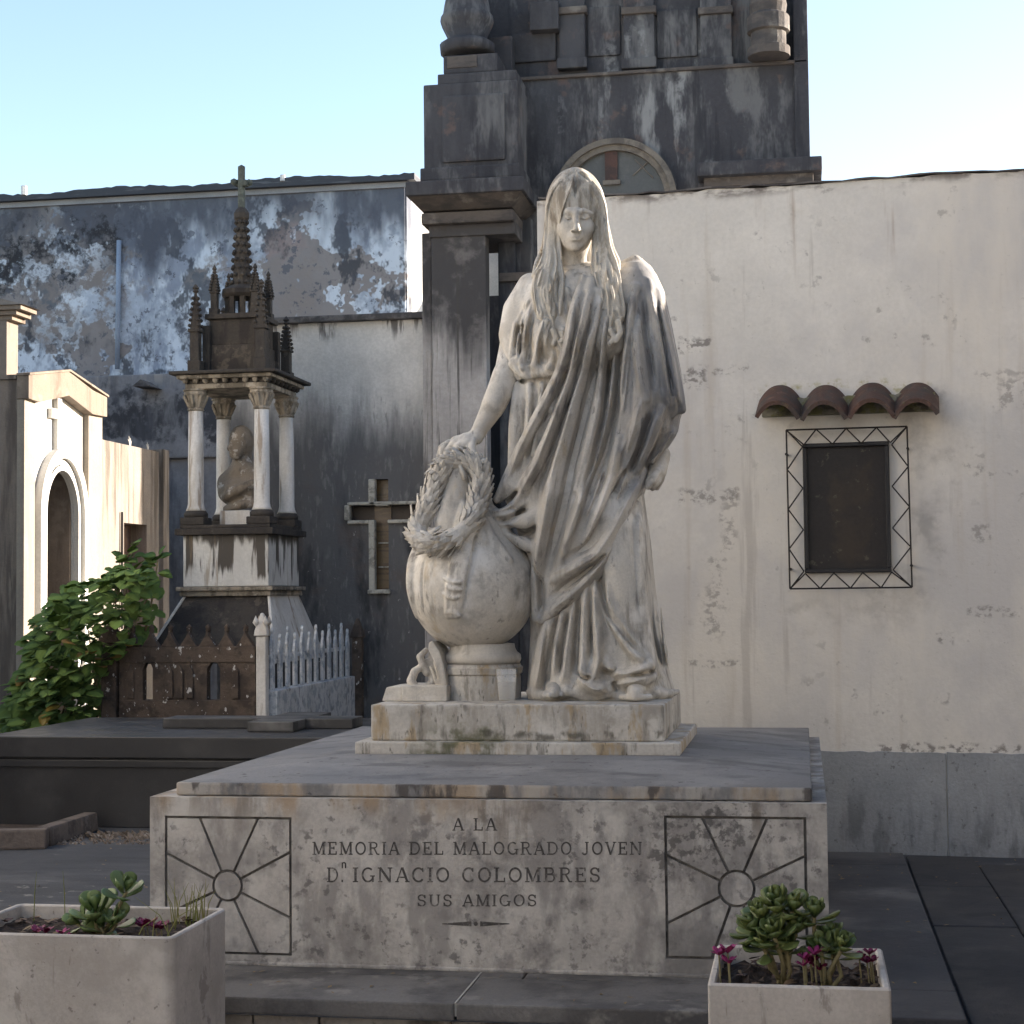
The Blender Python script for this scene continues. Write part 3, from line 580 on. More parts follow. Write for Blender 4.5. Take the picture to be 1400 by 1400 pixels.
added_tomb_house(-10.5, -5.85, 6.9, 10.4, 5.6, 1, M['limewhite'], 'added unseen white gabled mausoleum, first along the side path, bounces light')  # left row, out of view, added to bounce warm light
added_tomb_house(-10.5, -5.6, 2.9, 6.6, 5.2, 1, M['limewhite'], 'added unseen limewashed mausoleum, second along the side path, bounces light', .8)
added_tomb_house(-10.5, -5.5, -1.2, 2.6, 5.8, 1, M['limewhite'], 'added unseen limewashed mausoleum, third along the side path, bounces light')
added_tomb_house(-10.5, -5.6, -6.0, -1.6, 5.3, 1, M['mwhite'], 'added unseen white marble mausoleum, last along the side path, bounces light')
added_tomb_house(1.4, 5.2, 3.0, 6.2, 6.8, -1, M['mbrown'], 'added unseen brown mausoleum right of the planters, blocks light')  # out-of-view mass added to cut light from the right
added_tomb_house(1.9, 5.2, -2.6, 1.4, 4.0, -1, M['mbrown'], 'added unseen brown mausoleum behind the camera, blocks light', .7)
added_tomb_house(-2.0, 1.5, 21.2, 25.0, 5.5, 1, M['mbrown'], 'added tall brown mausoleum hidden behind the chapel, casts shade')  # hidden block added to throw shade on the party wall flank
nw = thing('added_niche_wall', (-2, -6.5, -.3), 'added unseen limewashed wall of burial niches, bounces light from behind', 'wall')  # out-of-view wall added to bounce light onto the front faces
BX('wall_body', M['limewhite'], nw, -10, 7, -7.2, -6.2, -.3, 4.6, bevel=.02); BX('coping', M['mstone'], nw, -10.1, 7.1, -7.3, -6.1, 4.602, 4.76, bevel=.02)
for i in range(17):
    for j in range(4): BX('niche_slab', M['mwhite'], nw, -9.8+i*.98, -9.8+i*.98+.82, -6.199, -6.17, -.1+j*1.12, -.1+j*1.12+.92, bevel=.006, seg=1)
# ------------------------------------------------------------ the grave: pedestal, cap, plinth, inscription
YP = 5.40
M['tomb'] = weathered('stained_grey_marble', rgb(.47, .435, .395), [
    dict(c=rgb(.57, .535, .485), s=5, lo=.48, hi=.62, amt=.75, seed=1), dict(c=rgb(.24, .22, .205), s=(7, 7, 3), lo=.48, hi=.62, amt=.7, seed=2),
    dict(c=rgb(.14, .13, .125), s=11, lo=.50, hi=.66, amt=.75, seed=3, s2=2., lo2=.4, hi2=.6), dict(c=rgb(.21, .195, .18), s=2.3, lo=.50, hi=.66, amt=.7, seed=33, r=.7), dict(c=rgb(.17, .16, .15), s=3, lo=.42, hi=.62, amt=.6, seed=34, r=.7, x=(-1.2, -.2)), dict(c=rgb(.13, .12, .115), s=26, lo=.53, hi=.63, amt=.75, seed=4, s2=2.6, lo2=.48, hi2=.58),
    dict(c=rgb(.10, .092, .088), s=30, lo=.48, hi=.58, amt=.8, seed=5, box=(-.50, -.20, .34, .54, .06)), dict(c=rgb(.36, .24, .13), s=(6, 6, 2), lo=.45, hi=.62, amt=.65, seed=6, z=(.47, .55), x=(-.6, -1.4), wob=.03),
    dict(c=rgb(.20, .165, .13), s=(9, 9, 1.2), lo=.52, hi=.62, amt=.7, seed=7, z=(.36, .55), wob=.08), dict(c=rgb(.19, .175, .165), s=6, lo=.48, hi=.62, amt=.75, seed=8, z=(.14, .0), wob=.06),
    dict(c=rgb(.5, .48, .44), s=40, lo=.66, hi=.71, amt=.6, seed=9)], rough=.72, bump=.3, bscale=75, vary=.08)
M['groove'] = weathered('grimy_groove', rgb(.17, .157, .145), [dict(c=rgb(.06, .055, .05), s=20, lo=.45, hi=.6, amt=.7)], bump=.4)
M['captop'] = weathered('cap_stone', rgb(.185, .18, .178), [dict(c=rgb(.27, .26, .25), s=4, lo=.5, hi=.66, amt=.6, seed=1), dict(c=rgb(.10, .098, .10), s=(3, 7, 3), lo=.5, hi=.64, amt=.7, seed=2), dict(c=rgb(.055, .05, .05), s=28, lo=.62, hi=.69, amt=.8, seed=3),
    dict(c=rgb(.40, .30, .2), s=(6, 6, 2), lo=.42, hi=.6, amt=.8, seed=4, y=(5.452, 5.438)), dict(c=rgb(.42, .39, .35), s=(8, 8, 3), lo=.45, hi=.6, amt=.7, seed=5, y=(5.452, 5.438)), dict(c=rgb(.07, .06, .055), s=(9, 9, 3), lo=.55, hi=.62, amt=.85, seed=6, y=(5.452, 5.438))], rough=.62, bump=.3, bscale=90)
M['plinth'] = weathered('lichen_marble', rgb(.46, .43, .385), [dict(c=rgb(.30, .27, .23), s=(9, 9, 2), lo=.48, hi=.62, amt=.75, seed=1), dict(c=rgb(.60, .57, .52), s=6, lo=.52, hi=.64, amt=.7, seed=2), dict(c=rgb(.36, .25, .12), s=(10, 10, 3), lo=.55, hi=.65, amt=.7, seed=3),
    dict(c=rgb(.12, .11, .09), s=(22, 22, 5), lo=.54, hi=.70, amt=.7, seed=4), dict(c=rgb(.07, .065, .05), s=(40, 40, 12), lo=.60, hi=.68, amt=.7, seed=24), dict(c=rgb(.10, .10, .05), s=(8, 8, 6), lo=.44, hi=.56, amt=.85, seed=5, box=(-1.42, -1.1, .60, .69, .05)), dict(c=rgb(.07, .065, .05), s=(18, 18, 8), lo=.44, hi=.6, amt=.8, seed=6, box=(-1.2, -.5, .68, .705, .01))], rough=.72, bump=.32, bscale=80)
tp = thing('tomb_pedestal', (-1.05, 5.4, 0), 'broad grey marble tomb pedestal with carved sunbursts and engraved inscription', 'tomb')
XL, XR, ZT = -2.174, .061, .550
BX('core', M['groove'], tp, XL+.012, XR-.012, YP+.013, 7.9, .0, ZT-.004)
for (a, b, c_, d) in ((XL, XL+.012, YP+.013, 7.9), (XR-.012, XR, YP+.013, 7.9)): BX('side_face', M['tomb'], tp, a, b, c_, d, .001, ZT)
BX('top_ledge', M['tomb'], tp, XL+.0122, XR-.0122, YP+.0132, 7.899, ZT-.003, ZT-.0004)
def pt(px, py): q = P(px, py, Y=YP); return np.array([q[0], q[2]])
pan = [dict(c=(311, 1211), r=21, rect=(227, 397, 1118, 1303), rays=[(397, 1165), (353, 1118), (273, 1118), (227, 1166), (227, 1250), (268, 1303), (353, 1303), (397, 1255)]),
       dict(c=(1007, 1215), r=23.5, rect=(911, 1102, 1118, 1311), rays=[(1102, 1170), (1049, 1118), (960, 1118), (911, 1169), (913, 1262), (973, 1311), (1046, 1311), (1102, 1262)])]
g2 = .0045
rects = []
for p in pan:
    c = pt(*p['c']); r = p['r']*YP/F
    x0 = pt(p['rect'][0], 1210)[0]; x1 = pt(p['rect'][1], 1210)[0]; zt_ = pt((p['rect'][0]+p['rect'][1])/2, p['rect'][2])[1]; zb_ = pt((p['rect'][0]+p['rect'][1])/2, p['rect'][3])[1]
    rects.append((x0, x1, zb_, zt_))
    ix0, ix1, iz0, iz1 = x0+g2, x1-g2, zb_+g2, zt_-g2
    MB().prism([(c[0]+(r-g2)*math.cos(2*math.pi*i/40), c[1]+(r-g2)*math.sin(2*math.pi*i/40)) for i in range(40)], YP+.001, YP+.014).build('sun_disc', M['tomb'], tp)
    an = [math.atan2(*(pt(*q)-c)[::-1]) for q in p['rays']]
    an = [a if a > -math.pi/2-.9 else a for a in an]
    def outer(a):
        dx, dz = math.cos(a), math.sin(a); t = 1e9
        if dx > 1e-9: t = min(t, (ix1-c[0])/dx)
        if dx < -1e-9: t = min(t, (ix0-c[0])/dx)
        if dz > 1e-9: t = min(t, (iz1-c[1])/dz)
        if dz < -1e-9: t = min(t, (iz0-c[1])/dz)
        return t
    for i in range(8):
        a0, a1 = an[i], an[(i+1) % 8]
        while a1 < a0: a1 += 2*math.pi
        ri = r+g2; pts = []
        for k in range(7):
            a = a0+g2/ri+(a1-a0-2*g2/ri)*k/6; pts.append((c[0]+ri*math.cos(a), c[1]+ri*math.sin(a)))
        oa0 = a0+g2/outer(a0); oa1 = a1-g2/outer(a1); cand = [oa1]
        for cx_, cz_ in ((ix0, iz0), (ix1, iz0), (ix1, iz1), (ix0, iz1)):
            a = math.atan2(cz_-c[1], cx_-c[0])
            for s_ in (-2*math.pi, 0, 2*math.pi):
                if oa0 < a+s_ < oa1: cand.append(a+s_)
        cand.append(oa0)
        for a in sorted(cand, reverse=True): t = outer(a); pts.append((c[0]+t*math.cos(a), c[1]+t*math.sin(a)))
        MB().prism(pts, YP+.001, YP+.014).build('sunburst_panel', M['tomb'], tp)
(ax0, ax1, az0, az1), (bx0, bx1, bz0, bz1) = rects
mb = MB()
for (x0, x1, z0, z1) in ((XL, ax0-g2, 0.001, ZT), (ax0-g2, ax1+g2, .001, az0-g2), (ax0-g2, ax1+g2, az1+g2, ZT), (ax1+g2, bx0-g2, .001, ZT), (bx0-g2, bx1+g2, .001, bz0-g2), (bx0-g2, bx1+g2, bz1+g2, ZT), (bx1+g2, XR, .001, ZT)):
    mb.box(x0, x1, YP, YP+.0128, z0, z1)
mb.build('front_face', M['tomb'], tp)
MB().box(XL-.004, XR+.004, YP-.006, 7.9, -.0005, .012).build('base_fillet', M['tomb'], tp, bevel=.004)
# cap with sloping top
cx0, cx1, cy0, cy1 = -2.096, .016, 5.437, 7.86
PLY = 6.10
pl0 = P(485, 1037, Y=PLY); pl1 = P(930, 1028, Y=PLY); zpl = (pl0[2]+pl1[2])/2
BX('cap_lip', M['captop'], tp, cx0, cx1, cy0, cy1, ZT+.002, .594, bevel=.006)
MB().frustum((cx0+.004, cx1-.004, cy0+.004, cy1-.004), .5942, (pl0[0]-.02, pl1[0]+.02, PLY-.02, 7.15), zpl+.002).build('cap_slope', M['captop'], tp)
# plinth of the statue (two steps)
pt_ = thing('statue_plinth', (-1.0, 6.1, zpl), 'two-step lichen-stained marble plinth carrying the statue and urn', 'plinth')
up0 = P(507, 985, Y=6.16); up1 = P(908, 985, Y=6.16); zlo = zpl+.046
ZPL = P(700, 963.5, Y=6.16)[2]
BX('lower_step', M['plinth'], pt_, pl0[0], pl1[0], PLY, 7.05, zpl, zlo, bevel=.006); BX('upper_step', M['plinth'], pt_, up0[0], up1[0], 6.16, 7.0, zlo+.0005, ZPL, bevel=.007)

# ------------------------------------------------------------ slab-serif lettering, cut and darkened
TK, TN, SF = .150, .085, .070
def arc(cx, cy, rx, ry, a0, a1, n=12): return [(cx+rx*math.cos(R(a0+(a1-a0)*i/n)), cy+ry*math.sin(R(a0+(a1-a0)*i/n))) for i in range(n+1)]
def stem(x, w=TK, s=.10): return [([(x, .0), (x, 1.0)], w), ([(x-w/2-s, SF/2), (x+w/2+s, SF/2)], SF), ([(x-w/2-s, 1-SF/2), (x+w/2+s, 1-SF/2)], SF)]
GL = {
 'A': (.92, [([(.10, 0), (.45, 1)], TN), ([(.47, 1), (.82, 0)], TK), ([(.22, .33), (.70, .33)], TN), ([(0, .035), (.24, .035)], SF), ([(.66, .035), (.96, .035)], SF)]),
 'L': (.78, stem(.18)+[([(.18, .045), (.70, .045)], TN), ([(.70, 0), (.70, .30)], SF)]),
 'M': (1.10, [([(.16, 0), (.16, 1)], TN), ([(.16, 1), (.54, .05)], TK), ([(.54, .05), (.90, 1)], TN), ([(.92, 0), (.92, 1)], TK), ([(.02, .035), (.32, .035)], SF), ([(.76, .035), (1.08, .035)], SF), ([(.02, .965), (.2, .965)], SF), ([(.9, .965), (1.08, .965)], SF)]),
 'E': (.80, stem(.18)+[([(.18, .045), (.70, .045)], TN), ([(.18, .955), (.68, .955)], TN), ([(.18, .52), (.52, .52)], TN), ([(.70, 0), (.70, .27)], SF), ([(.68, .75), (.68, 1)], SF), ([(.52, .40), (.52, .64)], SF)]),
 'O': (.96, [(arc(.48, .5, .37, .455, 0, 360, 28), TK*.85)]), 'D': (.94, stem(.18)+[([(.18, .955), (.45, .955)]+arc(.42, .5, .41, .455, 86, -86, 16)+[(.45, .045), (.18, .045)], TN*1.25)]),
 'R': (.92, stem(.18)+[([(.18, .955), (.45, .955)]+arc(.45, .74, .24, .215, 90, -90, 12)+[(.18, .525)], TN*1.2), ([(.46, .52), (.72, .04), (.90, .04)], TN*1.3)]),
 'I': (.40, stem(.20)), 'G': (.96, [(arc(.48, .5, .37, .455, 48, 330, 24)+[(.80, .30)], TK*.8), ([(.80, 0.02), (.80, .42)], TK*.8), ([(.62, .42), (.94, .42)], SF)]),
 'N': (1.02, [([(.16, 0), (.16, 1)], TN), ([(.16, 1), (.84, .0)], TK), ([(.84, 0), (.84, 1)], TN), ([(.02, .035), (.32, .035)], SF), ([(.68, .965), (.98, .965)], SF), ([(.02, .965), (.2, .965)], SF)]),
 'C': (.90, [(arc(.48, .5, .37, .455, 45, 318, 24), TK*.85), ([(.76, .70), (.76, .97)], SF)]), 'J': (.66, [([(.44, 1), (.44, .25)]+arc(.26, .22, .18, .2, 0, -170, 10), TK*.9), ([(.28, .965), (.60, .965)], SF)]),
 'V': (.90, [([(.12, 1), (.45, 0)], TK), ([(.45, 0), (.78, 1)], TN), ([(-.02, .965), (.26, .965)], SF), ([(.64, .965), (.92, .965)], SF)]),
 'B': (.86, stem(.18)+[([(.18, .955), (.42, .955)]+arc(.44, .75, .21, .205, 90, -90, 10)+[(.18, .54)], TN*1.2), ([(.18, .53), (.46, .53)]+arc(.48, .285, .24, .24, 90, -90, 10)+[(.18, .045)], TN*1.2)]),
 'S': (.76, [([(.64, .72)]+arc(.37, .73, .25, .23, 20, 250, 14)+arc(.38, .27, .27, .23, 75, -160, 14)+[(.12, .30)], TK*.8), ([(.64, .68), (.64, .97)], SF), ([(.11, .03), (.11, .32)], SF)]),
 'U': (.96, [([(.18, 1), (.18, .35)]+arc(.48, .34, .30, .30, 180, 360, 14)+[(.78, 1)], TK*.85), ([(.02, .965), (.34, .965)], SF), ([(.64, .965), (.92, .965)], SF)]),
 'n': (.80, [([(.2, 0), (.2, .8)], TK), ([(.2, .6)]+arc(.42, .55, .22, .22, 160, 0, 8)+[(.64, 0)], TK)]), '.': (.34, [([(.08, .08), (.24, .08)], .16)])}
M['ink'] = weathered('darkened_lettering', rgb(.085, .077, .072), [dict(c=rgb(.26, .24, .22), s=45, lo=.52, hi=.64, amt=.75), dict(c=rgb(.05, .045, .042), s=14, lo=.5, hi=.62, amt=.7, seed=5)], rough=.9, bump=.2)
rl = random.Random(4)
def ribbon(mb, pts, w, f, y):
    n = len(pts); P2 = [np.array(p) for p in pts]; closed = np.hypot(*(P2[0]-P2[-1])) < 1e-6
    L_, R_ = [], []
    for i in range(n):
        a = P2[i-1] if i > 0 else (P2[-2] if closed else P2[0]); b = P2[i+1] if i < n-1 else (P2[1] if closed else P2[-1])
        t = (b-a)/max(np.hypot(*(b-a)), 1e-9); nn = np.array([-t[1], t[0]])*w/2; L_.append(P2[i]+nn); R_.append(P2[i]-nn)
    vs = []
    for l, r_ in zip(L_, R_):
        for q in (l, r_):
            x, z = f(q); vs += [(x, y, z), (x, YP+.0005, z)]
    fs = []
    for i in range(n-1):
        k = 4*i; fs += [(k, k+2, k+6, k+4), (k, k+4, k+5, k+1), (k+2, k+3, k+7, k+6)]
    fs += [(0, 1, 3, 2), (4*n-4, 4*n-2, 4*n-1, 4*n-3)]
    mb.add(vs, fs)
def text_line(s, px0, px1, pyt, pyb, mat=None, parent=None, fn=None, name='letter'):
    gap = .16; W = 0; xs = []
    for ch_ in s:
        if ch_ == ' ': W += .62; xs.append(None); continue
        xs.append(W); W += GL[ch_][0]+gap
    W -= gap
    for ch_, x in zip(s, xs):
        if x is None: continue
        mb = MB()
        for k, (pts, w) in enumerate(GL[ch_][1]):
            def f(q):
                u = (x+q[0])/W; a = P(px0+(px1-px0)*u, pyb, Y=YP); b = P(px0+(px1-px0)*u, pyt, Y=YP); p = a+(b-a)*q[1]; return p[0], p[2]
            ribbon(mb, pts, w, f, YP-.0012-.00012*k)
        mb.build(name, M['ink'], parent)
text_line('A LA', 618.6, 679, 1118.5, 1135.5, parent=tp); text_line('MEMORIA DEL MALOGRADO JOVEN', 427, 878, 1151, 1168.5, parent=tp)
text_line('D', 447, 463, 1186, 1206, parent=tp); text_line('n', 466, 474, 1177, 1187, parent=tp); text_line('.', 466, 470, 1186, 1206, parent=tp); text_line('IGNACIO COLOMBRES', 482, 821, 1186, 1206, parent=tp); text_line('SUS AMIGOS', 570, 734, 1223, 1239, parent=tp)
for s_ in (-1, 1):
    a = P(650.5+s_*6, 1263, Y=YP); b = P(650.5+s_*46, 1263, Y=YP); h_ = 3.4*YP/F
    MB().prism([(a[0], a[2]+h_), (b[0], b[2]+.001), (b[0], b[2]-.001), (a[0], a[2]-h_)], YP-.0012, YP+.0005).build('flourish', M['ink'], tp)
c_ = P(650.5, 1263, Y=YP); MB().prism([(c_[0]+.0068*math.cos(2*math.pi*i/12), c_[2]+.0068*math.sin(2*math.pi*i/12)) for i in range(12)], YP-.0012, YP+.0005).build('flourish', M['ink'], tp)
# ------------------------------------------------------------ carved marble figure (signed-distance sculpting)
YS = 6.66
MPX = YS/F
def S(px, py, d=0.0): return P(px, py, Y=YS-d)
class Field:
    def __init__(s, x, y, d, h):
        lo = np.minimum(S(x[0], y[1], d[0]), S(x[0], y[1], d[1])); hi = np.maximum(S(x[1], y[0], d[0]), S(x[1], y[0], d[1]))
        lo[1] = YS-d[1]; hi[1] = YS-d[0]
        s.h = h; s.lo = lo; s.n = [int((hi[i]-lo[i])/h)+2 for i in range(3)]
        s.ax = [(lo[i]+h*np.arange(s.n[i])).astype(np.float32) for i in range(3)]
        s.v = np.full(s.n, 1.0, np.float32)
    def sl(s, a, b):
        o = []
        for i in range(3):
            i0 = max(0, int((a[i]-s.lo[i])/s.h)-1); i1 = min(s.n[i], int((b[i]-s.lo[i])/s.h)+3); o.append(slice(i0, max(i0, i1)))
        return tuple(o)
    def grid(s, q): return s.ax[0][q[0]][:, None, None], s.ax[1][q[1]][None, :, None], s.ax[2][q[2]][None, None, :]
    def comb(s, q, d, k, op='u'):
        v = s.v[q]
        if op == 'u':
            h = np.clip(.5+.5*(d-v)/k, 0, 1); s.v[q] = d*(1-h)+v*h-k*h*(1-h)
        else:       # subtract
            d = -d; h = np.clip(.5-.5*(d-v)/k, 0, 1); s.v[q] = d*(1-h)+v*h+k*h*(1-h)
    def chain(s, pts, rad, k=.012, op='u', flat=1.0):
        pts = [np.asarray(p, float) for p in pts]; n = len(pts)
        if not hasattr(rad, '__len__'): rad = [rad]*n
        m = max(rad)+2*k+s.h
        q = s.sl(np.min(pts, axis=0)-m, np.max(pts, axis=0)+m)
        if any(z.stop <= z.start for z in q): return
        X, Y, Z = s.grid(q); D = None
        for a, b, ra, rb in zip(pts, pts[1:], rad, rad[1:]):
            ab = b-a; L = float(ab@ab)+1e-12
            t = np.clip(((X-a[0])*ab[0]+(Y-a[1])*ab[1]+(Z-a[2])*ab[2])/L, 0, 1)
            d = np.sqrt((X-a[0]-t*ab[0])**2+((Y-a[1]-t*ab[1])/flat)**2+(Z-a[2]-t*ab[2])**2)-(ra+(rb-ra)*t)
            D = d if D is None else np.minimum(D, d)
        s.comb(q, D.astype(np.float32), k, op)
    def ell(s, c, r, k=.012, op='u'):
        c = np.asarray(c, float); r = np.asarray(r, float); m = max(k*2, .01)
        q = s.sl(c-r-m, c+r+m)
        if any(z.stop <= z.start for z in q): return
        X, Y, Z = s.grid(q)
        g = np.sqrt(((X-c[0])/r[0])**2+((Y-c[1])/r[1])**2+((Z-c[2])/r[2])**2)
        s.comb(q, ((g-1)*min(r)*np.clip(g, .2, 3)**.0).astype(np.float32), k, op)
    def loft(s, rows, e=2.4, grow=0.0):
        z = []; xc = []; a = []; bf = []; bb = []
        for (py, l, r, f, b_) in rows:
            A = S(l, py, 0); B = S(r, py, 0); z.append(A[2]); xc.append((A[0]+B[0])/2); a.append((B[0]-A[0])/2); bf.append(f); bb.append(b_)
        o = np.argsort(z); z = np.array(z)[o]; Z = s.ax[2]
        I = lambda q: np.interp(Z, z, np.array(q)[o]).astype(np.float32)[None, None, :]
        a_ = I(a)+grow; c_ = I(xc); f_ = I(bf)+grow; b_ = I(bb)+grow
        X = s.ax[0][:, None, None]; D = (YS-s.ax[1])[None, :, None]
        B = np.where(D > 0, f_, b_)
        g = (np.abs((X-c_)/a_)**e+np.abs(D/B)**e)**(1/e)
        d = (g-1)*np.minimum(a_, B)*.9
        cap = np.maximum(Z-z[-1], z[0]-Z)[None, None, :]
        return np.maximum(d, cap).astype(np.float32)
    def poly(s, pts, d0=.15):
        pp = [S(x, y, d0) for x, y in pts]; P2 = np.array([(q[0], q[2]) for q in pp])
        X = s.ax[0][:, None]; Z = s.ax[2][None, :]; best = np.full((s.n[0], s.n[2]), 9., np.float32); ins = np.zeros((s.n[0], s.n[2]), bool)
        for i in range(len(P2)):
            a = P2[i]; b = P2[(i+1) % len(P2)]; ab = b-a
            t = np.clip(((X-a[0])*ab[0]+(Z-a[1])*ab[1])/(ab@ab), 0, 1); best = np.minimum(best, np.hypot(X-a[0]-t*ab[0], Z-a[1]-t*ab[1]))
            c = ((a[1] > Z) != (b[1] > Z)) & (X < (b[0]-a[0])*(Z-a[1])/(b[1]-a[1]+1e-12)+a[0]); ins ^= c
        return np.where(ins, -best, best)[:, None, :]
    def front(s, px, py, guess=.2):
        d = guess
        for _ in range(2):
            p = S(px, py, d); i = int(round((p[0]-s.lo[0])/s.h)); k = int(round((p[2]-s.lo[2])/s.h))
            i = min(max(i, 0), s.n[0]-1); k = min(max(k, 0), s.n[2]-1)
            c = s.v[i, :, k] < 0
            if not c.any(): return None
            j = int(np.argmax(c)); y = s.ax[1][j]
            if j > 0:
                v0, v1 = s.v[i, j-1, k], s.v[i, j, k]; y = y-s.h*(v1/(v1-v0))
            d = YS-y
        return d
    def ridge(s, pts, r, out=0.0, k=.012, op='u', n=None, surf=None, wave=0.0, seed=0, flat=1.0):
        """px polyline laid on the present surface; r px (or list along the line), out px proud of it"""
        pts = np.array(pts, float); seg = np.r_[0, np.cumsum(np.hypot(*np.diff(pts, axis=0).T))]
        n = n or max(4, int(seg[-1]/7)); t = np.linspace(0, seg[-1], n)
        # smooth path
        xs = np.interp(t, seg, pts[:, 0]); ys = np.interp(t, seg, pts[:, 1])
        for _ in range(2):
            xs[1:-1] = (xs[:-2]+2*xs[1:-1]+xs[2:])/4; ys[1:-1] = (ys[:-2]+2*ys[1:-1]+ys[2:])/4
        if wave: xs = xs+wave*np.sin(t/wave/2.2+seed)
        rr = np.interp(t/seg[-1], np.linspace(0, 1, len(r)), r) if hasattr(r, '__len__') else np.full(n, float(r))
        g = surf or s; ds = [g.front(x, y) for x, y in zip(xs, ys)]
        ok = [i for i, q in enumerate(ds) if q is not None]
        if not ok: return
        ds = np.interp(np.arange(n), ok, [ds[i] for i in ok])
        for _ in range(3): ds[1:-1] = (ds[:-2]+2*ds[1:-1]+ds[2:])/4
        oo = np.interp(t/seg[-1], np.linspace(0, 1, len(out)), out) if hasattr(out, '__len__') else out
        P3 = [S(x, y, q) for x, y, q in zip(xs, ys, ds+oo*MPX)]
        s.chain(P3, list(rr*MPX), k, op, flat)
    def folds(s, lines, d0=.2, gain=1.0):
        """crisp cloth folds: cusped crests (a>0) or creases (a<0) pushed along the surface; widths in px on either side of the line"""
        X = s.ax[0]; Z = s.ax[2]; H = np.zeros((s.n[0], s.n[2]), np.float32)
        for pts, a, wl, wr in lines:
            pts = np.array(pts, float); seg = np.r_[0, np.cumsum(np.hypot(*np.diff(pts, axis=0).T))]; n = max(5, int(seg[-1]/6)); t = np.linspace(0, seg[-1], n)
            xs = np.interp(t, seg, pts[:, 0]); ys = np.interp(t, seg, pts[:, 1])
            for _ in range(3): xs[1:-1] = (xs[:-2]+2*xs[1:-1]+xs[2:])/4; ys[1:-1] = (ys[:-2]+2*ys[1:-1]+ys[2:])/4
            Q3 = np.array([S(x, y, d0) for x, y in zip(xs, ys)])[:, (0, 2)]; W = max(wl, wr)*MPX
            i0 = max(0, int((Q3[:, 0].min()-W-s.lo[0])/s.h)); i1 = min(s.n[0], int((Q3[:, 0].max()+W-s.lo[0])/s.h)+2); k0 = max(0, int((Q3[:, 1].min()-W-s.lo[2])/s.h)); k1 = min(s.n[2], int((Q3[:, 1].max()+W-s.lo[2])/s.h)+2)
            if i1 <= i0 or k1 <= k0: continue
            x = X[i0:i1, None]; z = Z[None, k0:k1]; best = np.full((i1-i0, k1-k0), 9., np.float32); sg = np.zeros_like(best); pr = np.zeros_like(best)
            for j in range(n-1):
                A = Q3[j]; ab = Q3[j+1]-A; L = ab@ab+1e-12; u = np.clip(((x-A[0])*ab[0]+(z-A[1])*ab[1])/L, 0, 1); dx = x-A[0]-u*ab[0]; dz = z-A[1]-u*ab[1]; d = np.hypot(dx, dz)
                m = d < best; best = np.where(m, d, best); sg = np.where(m, ab[0]*dz-ab[1]*dx, sg); pr = np.where(m, (j+u)/(n-1), pr)
            w = np.where(sg > 0, wr, wl)*MPX; f = np.clip(1-best/w, 0, 1)**1.35; env = np.clip(np.minimum(pr, 1-pr)*5, 0, 1); env = env*env*(3-2*env)
            H[i0:i1, k0:k1] += (a*MPX*gain*1.25)*f*env
        D = YS-s.ax[1]; m = np.clip((D+.03)/.10, 0, 1); m = (m*m*(3-2*m)).astype(np.float32)
        s.v -= .9*H[:, None, :]*m[None, :, None]
    def mesh(s):
        v = s.v; v = np.pad(v, 1, constant_values=1.0); lo = s.lo-s.h
        neg = v < 0
        c = neg[:-1, :-1, :-1].astype(np.int8)
        for dx, dy, dz in ((1, 0, 0), (0, 1, 0), (1, 1, 0), (0, 0, 1), (1, 0, 1), (0, 1, 1), (1, 1, 1)):
            c = c+neg[dx:v.shape[0]-1+dx, dy:v.shape[1]-1+dy, dz:v.shape[2]-1+dz]
        I, J, K = np.nonzero((c > 0) & (c < 8)); N = len(I)
        cor = [(0, 0, 0), (1, 0, 0), (0, 1, 0), (1, 1, 0), (0, 0, 1), (1, 0, 1), (0, 1, 1), (1, 1, 1)]
        val = np.stack([v[I+a, J+b, K+c_] for a, b, c_ in cor], 1)
        acc = np.zeros((N, 3)); cnt = np.zeros(N)
        for a in range(8):
            for ax in range(3):
                if cor[a][ax] == 0:
                    b = a+(1, 2, 4)[ax]; va, vb = val[:, a], val[:, b]; m = (va < 0) != (vb < 0)
                    t = np.where(m, va/np.where(m, va-vb, 1), 0)
                    p = np.tile(np.array(cor[a], float), (N, 1)); p[:, ax] += t
                    acc[m] += p[m]; cnt[m] += 1
        V = lo+s.h*(np.stack([I, J, K], 1)+acc/cnt[:, None])
        idx = np.full(v.shape, -1, np.int32); idx[I, J, K] = np.arange(N)
        Q = []
        for ax in range(3):
            sh = [slice(None)]*3; sh2 = [slice(None)]*3; sh[ax] = slice(0, -1); sh2[ax] = slice(1, None)
            m = neg[tuple(sh)] != neg[tuple(sh2)]; a = np.array(np.nonzero(m)); st = neg[tuple(sh)][m]
            u, w_ = [(1, 2), (2, 0), (0, 1)][ax]
            eu = np.zeros((3, 1), int); eu[u] = 1; ew = np.zeros((3, 1), int); ew[w_] = 1
            q = np.stack([idx[tuple(a-eu-ew)], idx[tuple(a-ew)], idx[tuple(a)], idx[tuple(a-eu)]], 1)
            q[~st] = q[~st][:, ::-1]; Q.append(q)
        return V, np.concatenate(Q)
